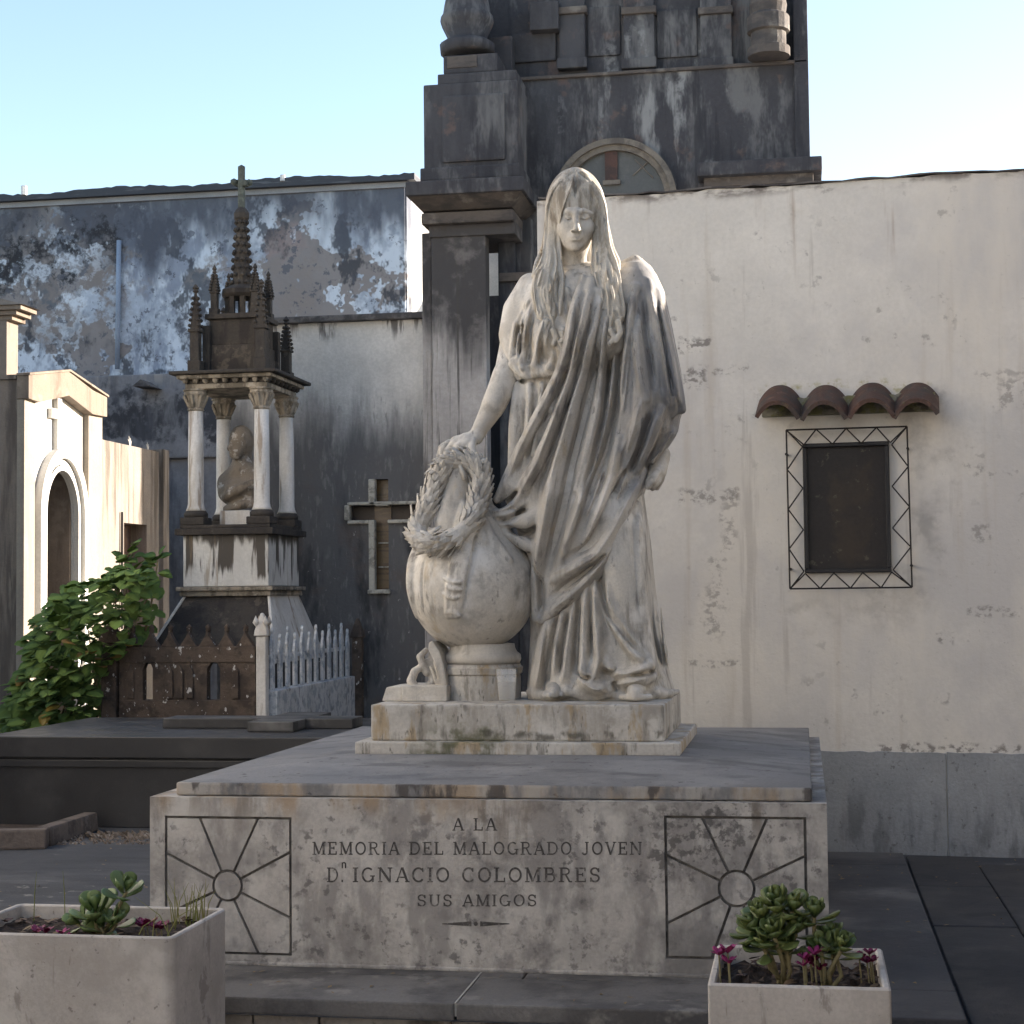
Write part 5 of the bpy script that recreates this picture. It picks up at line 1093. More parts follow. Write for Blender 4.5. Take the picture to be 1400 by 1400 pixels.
for k, (t, w_) in enumerate(prof):
    lift = .10*math.sin(math.pi*t)+.10*t*t
    vs += [(t, -w_*.62, lift-.06), (t, 0, lift+.05), (t, w_*.62, lift-.06), (t, 0, lift-.16)]
for k in range(4):
    for j in range(4): a = 4*k+j; b = 4*k+(j+1) % 4; fs.append((a, b, b+4, a+4))
lm.from_pydata(vs, [], fs); lm.polygons.foreach_set('use_smooth', [False]*len(fs)); lm.materials.append(M['marble']); lm.update()
wM = MW[wr].inverted(); rw = random.Random(2); cen = sum(cp[:-1], Vector())/48
for i in range(38):
    t = i/38; p = ringpt(t); tg = (ringpt(t+.01)-ringpt(t-.01)).normalized()
    if 0.02 < t < 0.5: dirn = tg*-1      # leaves of both branches point upwards to the hand
    else: dirn = tg
    view = (Vector((0, -1, .15))-tg*tg.dot(Vector((0, -1, .15)))).normalized(); side = tg.cross(view).normalized()
    for a in (-105, -65, -22, 22, 65, 105):
        aa = R(a+rw.uniform(-12, 12)+(i % 2)*24); out = (view*math.cos(aa)+side*math.sin(aa)).normalized()
        d = (dirn*1.0+out*rw.uniform(.16, .42)).normalized(); up = (out-d*out.dot(d)).normalized(); si = up.cross(d)
        o_ = bpy.data.objects.new('leaf', lm); C.objects.link(o_); o_.parent = wr
        L_ = rw.uniform(.052, .068); W_ = L_*.80
        m = Matrix(((d.x*L_, si.x*W_, up.x*L_*.6, 0), (d.y*L_, si.y*W_, up.y*L_*.6, 0), (d.z*L_, si.z*W_, up.z*L_*.6, 0), (0, 0, 0, 1)))
        o_.matrix_basis = wM @ (Matrix.Translation(p+out*.030) @ m); MW[o_] = MW[wr]
MB().tube([S(654, 636, .23), S(662, 630, .235), S(667, 634, .235), S(667, 641, .23), S(660, 643, .225), S(657, 638, .222)], [.010, .013, .012, .012, .010, .006], 8).build('ribbon_curl', M['marble'], wr, smooth=True)
for q in ([(600, 640, .25), (597, 634, .26), (601, 628, .255), (612, 628, .25)], [(628, 634, .25), (632, 645, .262), (636, 655, .26)], [(565, 742, .29), (570, 735, .33), (590, 728, .35), (603, 720, .34)]):
    MB().tube([S(*p) for p in q], [.008, .011, .010, .006], 8).build('ribbon', M['marble'], wr, smooth=True)
# ornament: block with broken scroll and fin
sc = thing('scroll_ornament', tuple(S(570, 962, .26)), 'small carved marble scroll ornament beside the urn foot', 'ornament')
def sp(px, py, d): q = S(px, py, d); return q
DO = .20
def poly_px(pts, d0, d1):
    A = [S(x, y, d1) for x, y in pts]; mb = MB(); n = len(pts)
    vs = [(q[0], YS-d1, q[2]) for q in A]+[(q[0], YS-d0, q[2]) for q in A]
    return mb.add(vs, [list(range(n)), [n+i for i in range(n)][::-1]]+[(i, n+i, n+(i+1) % n, (i+1) % n) for i in range(n)])
zz = ZPL+.0005
b0 = S(521, 962, .32); b1 = S(549, 962, .32); b2 = S(611, 962, .32)
yy0, yy1 = YS-.32, YS-.08
ht = S(549, 941, .32)[2]-S(549, 962, .32)[2]
MB().prism([(b0[0], zz), (b1[0], zz), (b1[0], zz+ht), (b0[0]+.018, zz+ht*.92)], yy0+.01, yy1).build('toe_block', M['marble'], sc, bevel=.006)
MB().prism([(b1[0]+.0005, zz), (b2[0], zz), (b2[0], zz+ht*1.02), (b1[0]+.0005, zz+ht*1.02)], yy0, yy1).build('base_block', M['marble'], sc, bevel=.005)
fin_ = [(586, 879), (591, 876), (600, 889), (607, 910), (611, 935), (613, 960), (606, 958), (602, 935), (597, 914), (590, 898), (585, 888)]
poly_px(fin_, .10, .28).build('fin', M['marble'], sc, bevel=.006)
of = Field((540, 616), (872, 964), (.05, .36), .004)
of.chain([S(582, 889, .19), S(574, 898, .2), S(578, 908, .2), S(584, 918, .19)], [.010, .014, .014, .020], .008)
of.chain([S(578, 910, .2), S(567, 918, .21), S(562, 931, .22), S(568, 942, .22), S(582, 943, .21), S(592, 932, .19), S(591, 918, .18), S(584, 906, .18)], [.012, .016, .018, .018, .017, .016, .018, .016], .008)
of.chain([S(563, 936, .21), S(556, 943, .21), S(549, 946, .2), S(546, 944, .19)], [.010, .008, .011, .006], .006)
of.chain([S(592, 895, .17), S(600, 920, .17), S(604, 945, .17)], [.018, .022, .022], .015)
for l in ([(594, 905, .225), (600, 925, .225), (603, 945, .225)], [(589, 912, .225), (596, 930, .225), (599, 946, .225)]): of.chain([S(*q) for q in l], [.006, .007, .006], .004)
fast_mesh('scroll', [of.mesh()], M['marble'], sc)
# drinking glass
gp = P(693, 961, Z=ZPL)
M['glass'] = bpy.data.materials.new('clear_glass'); M['glass'].use_nodes = True
_b = M['glass'].node_tree.nodes['Principled BSDF']; _b.inputs['Base Color'].default_value = (.96, .97, .96, 1); _b.inputs['Roughness'].default_value = .05; _b.inputs['Transmission Weight'].default_value = 0.0; _b.inputs['IOR'].default_value = 1.45; _b.inputs['Alpha'].default_value = .13
gl = thing('glass_tumbler', tuple(gp), 'clear glass tumbler standing before the urn foot', 'glass')
hg = P(693, 915, Y=gp[1])[2]-ZPL; r0 = 11.5*gp[1]/F; r1 = 14.5*gp[1]/F
MB().lathe([(r0, .0), (r0+(r1-r0)*.5, hg*.5), (r1, hg), (r1-.0022, hg), (r0+(r1-r0)*.5-.0025, hg*.5), (r0-.002, .012)], (gp[0], gp[1], ZPL+.0006), 48).build('tumbler', M['glass'], gl, smooth=True)
M['water'] = weathered('cloudy_water', rgb(.50, .48, .43), rough=.3, bump=0); _w2 = M['water'].node_tree.nodes['Principled BSDF']; _w2.inputs['Alpha'].default_value = .22
MB().lathe([(r0-.003, .013), (r0+(r1-r0)*.42-.004, hg*.42), (r0+(r1-r0)*.62-.0035, hg*.62)], (gp[0], gp[1], ZPL+.0006), 28).build('water', M['water'], gl)
# ------------------------------------------------------------ black granite tomb with a cross lying on it
M['granite'] = weathered('black_granite', rgb(.030, .029, .030), [dict(c=rgb(.055, .052, .050), s=3, lo=.5, hi=.66, amt=.6), dict(c=rgb(.07, .068, .066), s=120, lo=.62, hi=.7, amt=.5), dict(c=rgb(.16, .155, .15), s=(2.5, 6, 2.5), lo=.45, hi=.65, amt=.75, z=(.455, .475), seed=5)], rough=.42, bump=.06, spec=.5, bscale=140)  # last layer pales only the top, sky reflection put into the colour
bt = thing('granite_tomb', (-3.4, 8.9, -.05), 'low black granite tomb slab with a flat cross on top', 'tomb')
YT = 8.86
xa = P(-22, 1007, Y=YT)[0]; xb = P(506, 1003, Y=YT)[0]; zt = P(200, 1007.5, Y=YT)[2]; zm = P(200, 1037, Y=YT)[2]
BX('lid_slab', M['granite'], bt, xa, xb, YT, 10.32, zm, zt, bevel=.006); BX('base', M['granite'], bt, xa+.05, xb-.05, YT+.03, 10.28, -.05, zm-.001, bevel=.006)
BX('base_band', M['granite'], bt, xa+.03, xb-.03, YT+.012, 10.3, zm-.052, zm-.012, bevel=.004)
crx0 = P(222, 985, Y=9.45)[0]; crx1 = P(482, 980, Y=9.45)[0]; cm0 = P(338, 990, Y=9.2)[0]; cm1 = P(401, 990, Y=9.2)[0]
ct = thing('flat_cross', (crx0, 9.5, zt), 'black granite cross lying flat on the tomb slab', 'cross')
hc = .060
BX('beam', M['granite'], ct, crx0, crx1, 9.45, 9.68, zt+.0005, zt+hc, bevel=.006); BX('arm', M['granite'], ct, cm0, cm1, 9.2, 9.449, zt+.0005, zt+hc, bevel=.006); BX('arm', M['granite'], ct, cm0, cm1, 9.681, 9.98, zt+.0005, zt+hc, bevel=.006)
# brown kerbed bed at the left and rubble along the tomb
M['kerbstone'] = weathered('brown_kerb', rgb(.13, .105, .09), [dict(c=rgb(.06, .05, .045), s=6, lo=.48, hi=.62, amt=.8), dict(c=rgb(.22, .19, .17), s=9, lo=.58, hi=.66, amt=.5)], bump=.6, bscale=40)
M['soil'] = weathered('dark_soil', rgb(.045, .032, .026), [dict(c=rgb(.09, .065, .05), s=30, lo=.5, hi=.62, amt=.7)], bump=1.0, bscale=70)
kb = thing('kerbed_bed', tuple(P(20, 1165, Z=-.05)), 'low brown kerb round a bed of soil by the granite tomb', 'kerb')
k1 = P(66, 1158, Z=-.05); yk0 = P(0, 1182, Z=-.05)[1]
def kerb(a, b, h=.10, w=.10):
    a = Vector(a); b = Vector(b); t = (b-a).normalized(); n = Vector((-t.y, t.x, 0)); vs = []
    for p in (a, b):
        for o_, z in ((-w/2, -.05), (w/2, -.05), (w/2*.8, h-.05), (-w/2*.8, h-.05)): vs.append((p.x+n.x*o_, p.y+n.y*o_, z))
    MB().add(vs, [(0, 1, 2, 3), (7, 6, 5, 4), (0, 4, 5, 1), (1, 5, 6, 2), (2, 6, 7, 3), (3, 7, 4, 0)]).build('kerb_stone', M['kerbstone'], kb, bevel=.012)
kx = k1[0]-.04
kerb((kx, k1[1]+.02, 0), (kx, 8.78, 0)); kerb((kx+.05, k1[1]-.03, 0), (kx-1.0, k1[1]-.30, 0)); kerb((kx-1.01, k1[1]-.303, 0), (kx-2.2, k1[1]-.6, 0))
MB().add([(kx-2.2, k1[1]-.5, -.02), (kx-.06, k1[1]+.03, -.02), (kx-.06, 8.76, -.02), (kx-2.2, 8.76, -.02)], [(0, 1, 2, 3)]).build('soil', M['soil'], kb)
M['rubble'] = weathered('rubble', rgb(.22, .175, .14), [dict(c=rgb(.10, .08, .065), s=20, lo=.45, hi=.6, amt=.8), dict(c=rgb(.42, .39, .36), s=25, lo=.6, hi=.66, amt=.8)], bump=.6)
rr = random.Random(12); mb = MB()
for i in range(420):
    px = rr.uniform(68, 206); py = 1141+rr.random()**1.5*14; q = P(px, py, Z=-.05); s_ = rr.uniform(.006, .022)*(1.2 if py < 1147 else .7)
    vs = [(q[0]+s_*rr.uniform(-1, 1), q[1]+s_*rr.uniform(-1, 1), -.052), (q[0]+s_*1.2, q[1]+s_*rr.uniform(-.5, .5), -.052), (q[0]-s_, q[1]+s_, -.052), (q[0]+s_*rr.uniform(-.3, .3), q[1], -.05+s_*rr.uniform(.6, 1.3)), (q[0]+s_*.5, q[1]+s_*.4, -.05+s_*rr.uniform(.3, .9))]
    mb.add(vs, [(0, 1, 3), (1, 4, 3), (1, 2, 4), (2, 3, 4), (2, 0, 3), (0, 2, 1)])
tag(mb.build('rubble', M['rubble']), 'scattered stone chips and dry litter along the granite tomb', 'rubble', kind='stuff')

# ------------------------------------------------------------ gothic canopy monument
YG = 12.2; sg = YG/F
M['gstone'] = weathered('blackened_gothic_stone', rgb(.055, .047, .040), [dict(c=rgb(.035, .03, .028), s=(8, 8, 3), lo=.46, hi=.6, amt=.8, seed=1), dict(c=rgb(.12, .10, .08), s=9, lo=.57, hi=.66, amt=.6, seed=2)], bump=.8, bscale=45)
M['gwarm'] = weathered('stained_cornice_stone', rgb(.30, .255, .20), [dict(c=rgb(.10, .085, .065), s=(10, 10, 5), lo=.45, hi=.6, amt=.85, seed=1), dict(c=rgb(.45, .40, .33), s=12, lo=.58, hi=.66, amt=.6, seed=2)], bump=.5, bscale=60)
M['gmarble'] = weathered('streaked_white_marble', rgb(.58, .55, .51), [dict(c=rgb(.42, .375, .32), s=(5, 5, 1.5), lo=.5, hi=.64, amt=.7, seed=1), dict(c=rgb(.22, .15, .09), s=(11, 11, 1.2), lo=.56, hi=.64, amt=.7, seed=2)], rough=.7, bump=.2)
zb1, zb0 = Q(308, 731, YG)[2], Q(308, 800, YG)[2]
M['gbox'] = weathered('dripping_marble_die', rgb(.58, .56, .525), [dict(c=rgb(.48, .46, .43), s=(3, 3, 1), lo=.5, hi=.66, amt=.6),
    dict(c=rgb(.055, .045, .036), s=(7, 7, .55), lo=.50, hi=.54, amt=.95, seed=14, z=(zb0+.06, zb0+.13), wob=.12, ws=(8, 8, .4)), dict(c=rgb(.07, .06, .05), s=(9, 9, 2), lo=.3, hi=.5, amt=.95, seed=15, z=(zb1-.09, zb1-.03), wob=.06, ws=(10, 10, .4)), dict(c=rgb(.25, .18, .11), s=(12, 12, 1), lo=.58, hi=.66, amt=.6, seed=6)], rough=.7, bump=.2)
gm = thing('gothic_monument', (Q(330, 900, 12.6)[0], 12.6, -.05), 'gothic canopy monument with four columns, pinnacles and crossed spire', 'monument')
gx0, gx1 = Q(248, 700, YG)[0], Q(368, 700, YG)[0]; gy0, gy1 = YG, YG+.80; gcx, gcy = (gx0+gx1)/2, (gy0+gy1)/2
def GZ(py): return Q(308, py, YG)[2]
def GB(name, mat, ex, py1, py0, bevel=.008, ey=None): return BX(name, mat, gm, gx0-ex, gx1+ex, gy0-ex, gy1+ex, GZ(py1), GZ(py0), bevel=bevel)
MB().frustum((gx0-.20, gx1+.14, gy0-.32, gy1+.2), GZ(905), (gx0+.02, gx1-.01, gy0+.02, gy1-.02), GZ(815)).build('sloped_base', M['gstone'], gm)
def Mx(y): return None
M['gside'] = M['gmarble']
MB().add([(gx1-.008, gy0+.02, GZ(815)+.001), (gx1-.008, gy1-.02, GZ(815)+.001), (gx1+.148, gy1+.2, GZ(905)), (gx1+.148, gy0-.31, GZ(905)), (gx1-.02, gy0+.03, GZ(818)), (gx1-.02, gy1-.03, GZ(818)), (gx1+.12, gy1+.18, GZ(905)), (gx1+.12, gy0-.3, GZ(905))],
         [(0, 1, 2, 3), (4, 7, 6, 5), (0, 3, 7, 4), (1, 5, 6, 2), (0, 4, 5, 1), (3, 2, 6, 7)]).build('side_slope', M['gmarble'], gm)
MB().tube([(gx0+.02, gy0+.02, GZ(815)), (gx0-.20, gy0-.32, GZ(905))], .012, 6).build('ridge_moulding', M['gmarble'], gm); MB().tube([(gx1-.01, gy0+.02, GZ(815)), (gx1+.14, gy0-.32, GZ(905))], .012, 6).build('ridge_moulding', M['gmarble'], gm)
GB('lower_moulding', M['gwarm'], .012, 815, 808); GB('lower_moulding', M['gwarm'], .035, 807.8, 802); GB('die_block', M['gbox'], -.01, 801.5, 731, .006)
GB('upper_ledge', M['gstone'], .04, 731, 722); GB('upper_ledge', M['gstone'], .01, 721.8, 717)
cols = [(gx0+.085, gy0+.085), (gx1-.085, gy0+.085), (gx1-.085, gy1-.085), (gx0+.085, gy1-.085)]
zc0, zc1 = GZ(716.8), GZ(530)
for (x, y) in cols:
    H = zc1-zc0
    cb = MB().lathe([(.078, H*.105), (.066, H*.13), (.060, H*.16), (.059, H*.5), (.055, H*.84)], (x, y, zc0), 20).build('column', M['gmarble'], gm, smooth=True)
    MB().box(x-.095, x+.095, y-.095, y+.095, zc0, zc0+H*.055).build('column_base', M['gstone'], cb, bevel=.008); MB().lathe([(.09, H*.055), (.092, H*.085), (.075, H*.105)], (x, y, zc0), 16).build('base_torus', M['gstone'], cb, smooth=True)
    MB().lathe([(.055, H*.84), (.066, H*.85), (.058, H*.865), (.068, H*.90), (.078, H*.94), (.092, H*.965), (.088, H*.985), (.098, H*.99), (.098, H)], (x, y, zc0), 12).build('capital', M['gwarm'], cb)
    for k in range(8):
        a = k*math.pi/4; MB().tube([(x+.055*math.cos(a), y+.055*math.sin(a), zc0+H*.87), (x+.082*math.cos(a), y+.082*math.sin(a), zc0+H*.925), (x+.098*math.cos(a), y+.098*math.sin(a), zc0+H*.955), (x+.09*math.cos(a), y+.09*math.sin(a), zc0+H*.935)], [.012, .014, .011, .004], 5).build('acanthus_leaf', M['gwarm'], cb)
GB('architrave', M['gwarm'], -.02, 530, 523); GB('frieze', M['gstone'], -.03, 522.8, 517, .004)
zf = (GZ(523)+GZ(514))/2
for i in range(9):
    x = gx0+.03+(gx1-gx0-.06)*i/8; MB().lathe([(.0, -.028), (.022, -.016), (.026, .006), (.018, .022), (.0, .03)], (x, gy0+.012, zf), 8).build('frieze_boss', M['gwarm'], gm, smooth=True)
for i in range(8):
    y = gy0+.04+(gy1-gy0-.08)*i/7; MB().lathe([(.0, -.028), (.022, -.016), (.026, .006), (.018, .022), (.0, .03)], (gx1-.012, y, zf), 8).build('frieze_boss', M['gstone'], gm, smooth=True)
GB('cornice', M['gwarm'], .03, 516.8, 511.5); GB('cornice', M['gstone'], .075, 511.3, 506.5)
zc = GZ(506.5)
def pinnacle(x, y, h, w, name='pinnacle'):
    p = MB(); p.box(x-w, x+w, y-w, y+w, zc+.0005, zc+h*.14); p.box(x-w*.72, x+w*.72, y-w*.72, y+w*.72, zc+h*.14, zc+h*.46); p.box(x-w*.95, x+w*.95, y-w*.95, y+w*.95, zc+h*.46, zc+h*.5)
    p.frustum((x-w*.7, x+w*.7, y-w*.7, y+w*.7), zc+h*.5, (x-w*.16, x+w*.16, y-w*.16, y+w*.16), zc+h*.93)
    o_ = p.build(name, M['gstone'], gm, bevel=.004, seg=1)
    cr = MB()
    for k in range(6):
        f = k/6; zz = zc+h*(.53+.38*f); r_ = w*(.78-.55*f)
        for a in range(4):
            an = math.pi/4+a*math.pi/2; cx, cy = x+r_*1.35*math.cos(an), y+r_*1.35*math.sin(an)
            cr.lathe([(0, -.012), (.016, 0), (.010, .014), (0, .02)], (cx, cy, zz), 6)
    c_ = cr.build('crockets', M['gstone'], o_); c_['kind'] = 'stuff'
    MB().lathe([(.0, -.02), (w*.5, .0), (w*.3, .014), (w*.55, .026), (w*.2, .05), (0, .06)], (x, y, zc+h*.93), 8).build('finial', M['gstone'], o_)
    return o_
for (x, y), h in zip(cols, (.68, .70, .50, .60)): pinnacle(x, y, h, .050)
# central tower, lantern, crocketed spire, cross
def TZ(py): return P(333, py, Y=gcy)[2]
BX('tower', M['gstone'], gm, gcx-.21, gcx+.21, gcy-.21, gcy+.21, zc+.0005, TZ(476), bevel=.01); BX('tower', M['gstone'], gm, gcx-.195, gcx+.195, gcy-.195, gcy+.195, TZ(476), TZ(441), bevel=.01); BX('tower_cornice', M['gstone'], gm, gcx-.225, gcx+.225, gcy-.225, gcy+.225, TZ(441), TZ(434), bevel=.006)
for sx in (-1, 1):
    for sy in (-1, 1):
        zc_s = zc; zc = TZ(434); pinnacle(gcx+sx*.165, gcy+sy*.165, .36, .036); zc = zc_s
        BX('buttress', M['gstone'], gm, gcx+sx*.21-.03, gcx+sx*.21+.03, gcy+sy*.21-.03, gcy+sy*.21+.03, zc+.0005, TZ(450), bevel=.006)
for k in range(8):
    a = k*math.pi/4+.39; BX('lantern_shaft', M['gstone'], gm, gcx+.11*math.cos(a)-.019, gcx+.11*math.cos(a)+.019, gcy+.11*math.sin(a)-.019, gcy+.11*math.sin(a)+.019, TZ(434)+.0005, TZ(407), bevel=.004)
MB().lathe([(.14, TZ(408)), (.165, TZ(404)), (.165, TZ(398)), (.11, TZ(393)), (.078, TZ(390)), (.070, TZ(370)), (.052, TZ(335)), (.042, TZ(312)), (.042, TZ(303)), (.062, TZ(299)), (.064, TZ(292)), (.05, TZ(288)), (.03, TZ(284))], (gcx, gcy, 0), 8).build('spire', M['gstone'], gm)
cr = MB()
for k in range(9):
    f = k/8; zz = TZ(388)+(TZ(305)-TZ(388))*f; r_ = .082-.038*f
    for a in range(8):
        an = a*math.pi/4+.39*(k % 2); cr.lathe([(0, -.02), (.02, 0), (.012, .018), (0, .026)], (gcx+r_*math.cos(an), gcy+r_*math.sin(an), zz), 6)
cr.build('spire_crockets', M['gstone'], gm)['kind'] = 'stuff'
M['gcross'] = weathered('green_stained_cross', rgb(.075, .085, .075), [dict(c=rgb(.14, .16, .14), s=20, lo=.5, hi=.65, amt=.6)], bump=.5)
cz = TZ(285); ch_ = TZ(230)-cz
BX('cross_shaft', M['gcross'], gm, gcx-.024, gcx+.024, gcy-.024, gcy+.024, cz, cz+ch_, bevel=.008)
zz = TZ(248)
for s_ in (-1, 1):
    x0_, x1_ = sorted((gcx+s_*.022, gcx+s_*.062)); BX('cross_arm', M['gcross'], gm, x0_, x1_, gcy-.11*s_*.3-.03, gcy+.03-.11*s_*.3, zz-.03-.02*(s_ > 0), zz+.02-.02*(s_ > 0), bevel=.008)
    MB().lathe([(0, -.03), (.03, -.012), (.03, .012), (0, .03)], (gcx+s_*.062, gcy, zz-.012*(s_ > 0)), 8).build('trefoil_end', M['gcross'], gm, smooth=True)
MB().lathe([(0, -.03), (.03, -.01), (.03, .012), (0, .03)], (gcx, gcy, cz+ch_), 8).build('trefoil_end', M['gcross'], gm, smooth=True)
# weathered bust under the canopy
YS0, MP0 = YS, MPX
YS = 12.62; MPX = YS/F
M['bust'] = weathered('brown_stained_bust', rgb(.20, .16, .12), [dict(c=rgb(.09, .075, .06), s=(9, 9, 4), lo=.48, hi=.6, amt=.85, seed=2), dict(c=rgb(.45, .41, .36), s=12, lo=.56, hi=.64, amt=.7, seed=4)], bump=.5, bscale=60)
bu = thing('stone_bust', tuple(S(330, 720, 0)), 'brown-stained bust of a bearded head under the gothic canopy', 'bust')
bf = Field((296, 366), (566, 724), (-.22, .26), .008)
bf.ell(S(330, 603, .02), (.095, .12, .125), .02); bf.ell(S(322, 618, .10), (.05, .05, .06), .03); bf.chain([S(318, 605, .13), S(314, 613, .14)], [.018, .022], .015)
bf.chain([S(331, 620, -.01), S(332, 640, -.01)], [.07, .085], .03); bf.chain([S(312, 660, .0), S(332, 645, 0), S(352, 662, 0)], [.085, .10, .085], .04)
bf.ell(S(332, 672, .0), (.20, .15, .13), .03); bf.chain([S(308, 680, .10), S(325, 670, .15), S(348, 660, .12)], [.03, .04, .03], .02); bf.chain([S(310, 696, .06), S(330, 690, .13), S(352, 688, .08)], [.03, .035, .03], .02)
bf.ell(S(319, 605, .118), (.012, .02, .012), .01, 's'); bf.ell(S(334, 607, .13), (.014, .02, .012), .01, 's')
fast_mesh('bust', [bf.mesh()], M['bust'], bu)
BX('bust_plinth', M['gmarble'], bu, S(309, 700, 0)[0], S(350, 700, 0)[0], YS-.15, YS+.16, GZ(716.5), S(330, 699, 0)[2], bevel=.008)
YS, MPX = YS0, MP0

# ------------------------------------------------------------ cast fence round the monument
YF = 11.2
M['fbrown'] = weathered('brown_fence_stone', rgb(.105, .078, .060), [dict(c=rgb(.05, .038, .032), s=6, lo=.46, hi=.6, amt=.8, seed=2), dict(c=rgb(.55, .53, .50), s=(22, 22, 14), lo=.63, hi=.66, amt=.9, seed=4), dict(c=rgb(.16, .12, .09), s=14, lo=.56, hi=.66, amt=.5, seed=6)], bump=.7, bscale=50)
M['fblue'] = weathered('mottled_white_picket', rgb(.52, .53, .54), [dict(c=rgb(.30, .33, .37), s=14, lo=.48, hi=.58, amt=.8, seed=1), dict(c=rgb(.07, .065, .06), s=(16, 16, 9), lo=.58, hi=.66, amt=.55, seed=2)], bump=.5, bscale=60)
fe = thing('grave_fence', (Q(250, 975, YF)[0], YF, -.05), 'brown and white gothic fence of pointed openings round the monument', 'fence')
def FX(px): return Q(px, 930, YF)[0]
def FZ_(py): return Q(260, py, YF)[2]
fz0 = -.05
def lancet_wall(px0, px1, ops, ztop, name='front_panel'):
    xs = [px0]
    for a, b in ops: xs += [a, b]
    xs.append(px1)
    for i in range(0, len(xs), 2): BX(name, M['fbrown'], fe, FX(xs[i]), FX(xs[i+1]), YF, YF+.07, FZ_(957), FZ_(906))
    BX('bottom_rail', M['fbrown'], fe, FX(px0), FX(px1), YF-.01, YF+.085, fz0, FZ_(957)-.0005, bevel=.006)
    for a, b in ops:
        m = (a+b)/2; n = 8
        l = [(FX(a), FZ_(906)), (FX(a), FZ_(915))]+[(FX(a+(m-a)*k/n), FZ_(915-12*math.sin(k/n*1.57))) for k in range(1, n+1)]+[(FX(m), FZ_(902)), (FX(m), FZ_(900)), (FX(a), FZ_(900))]
        r_ = [(FX(b)-(p[0]-FX(a)), p[1]) for p in l]
        for q in (l[1:], r_[1:]): MB().prism(q, YF+.004, YF+.066).build('lancet_head', M['fbrown'], fe)
    BX('top_rail', M['fbrown'], fe, FX(px0), FX(px1), YF-.008, YF+.08, FZ_(906)+.0005, FZ_(884), bevel=.006)
lancet_wall(163, 349, [(195, 209), (283, 301)], 0)
xs = np.linspace(166, 347, 8)
for a, b in zip(xs, xs[1:]):
    m = (a+b)/2
    MB().prism([(FX(a+1), FZ_(884)), (FX(b-1), FZ_(884)), (FX(m+3), FZ_(870)), (FX(m), FZ_(862)), (FX(m-3), FZ_(870))], YF+.005, YF+.065).build('crest_gable', M['fbrown'], fe, bevel=.006)
    MB().lathe([(0, -.02), (.022, -.004), (.016, .012), (.024, .022), (0, .045)], (FX(m), YF+.035, FZ_(862)), 8).build('crest_finial', M['fbrown'], fe, smooth=True)
for px in (179, 232, 246, 260, 322):     # blind tracery
    MB().prism([(FX(px-5), FZ_(955)), (FX(px+5), FZ_(955)), (FX(px+5), FZ_(918)), (FX(px), FZ_(908)), (FX(px-5), FZ_(918))], YF-.018, YF-.0005).build('blind_lancet', M['fbrown'], fe, bevel=.008)
def post(px, py_top, w, mat, Y=YF):
    x = Q(px, 930, Y)[0]; z = Q(px, py_top, Y)[2]
    p = MB(); p.box(x-w, x+w, Y-w+.03, Y+w+.03, fz0, z-.16).frustum((x-w*1.35, x+w*1.35, Y-w*1.35+.03, Y+w*1.35+.03), z-.16, (x-w*1.2, x+w*1.2, Y-w*1.2+.03, Y+w*1.2+.03), z-.12).frustum((x-w*1.2, x+w*1.2, Y-w*1.2+.03, Y+w*1.2+.03), z-.12, (x-.01, x+.01, Y+.02, Y+.04), z)
    return p.build('corner_post', mat, fe, bevel=.006, seg=1)
post(150, 848, .055, M['fbrown']); pb = post(357, 838, .036, M['gmarble']); post(488, 845, .04, M['fbrown'], 13.4)
for k in range(4):
    a = k*math.pi/2+.78; MB().lathe([(0, -.03), (.024, 0), (.014, .02), (0, .05)], (FX(357)+.05*math.cos(a), YF+.03+.05*math.sin(a), FZ_(852)), 8).build('post_knob', M['gmarble'], pb, smooth=True)
# pickets down the right side
xs_ = FX(360)+.02; zr0, zr1 = FZ_(960), FZ_(868)
BX('side_base', M['fblue'], fe, xs_-.06, xs_+.05, YF+.09, 13.36, fz0, FZ_(945), bevel=.008)
BX('side_rail', M['fblue'], fe, xs_-.022, xs_-.009, YF+.09, 13.36, FZ_(903), FZ_(897))
npk = 12
for i in range(npk):
    y = YF+.13+(13.30-YF-.13)*i/(npk-1); tall = i % 2 == 0; zt_ = zr1+(.05 if tall else .0); w_ = .036
    MB().prism([(y-w_, FZ_(945)+.0005), (y+w_, FZ_(945)+.0005), (y+w_, zt_-.17), (y+w_*1.15, zt_-.13), (y+w_*.55, zt_-.07), (y+.007, zt_-.05), (y+.014, zt_-.03), (y, zt_), (y-.014, zt_-.03), (y-.007, zt_-.05), (y-w_*.55, zt_-.07), (y-w_*1.15, zt_-.13), (y-w_, zt_-.17)], xs_-.008, xs_+.012, 'x').build('picket', M['fblue'], fe, bevel=.004, seg=1)
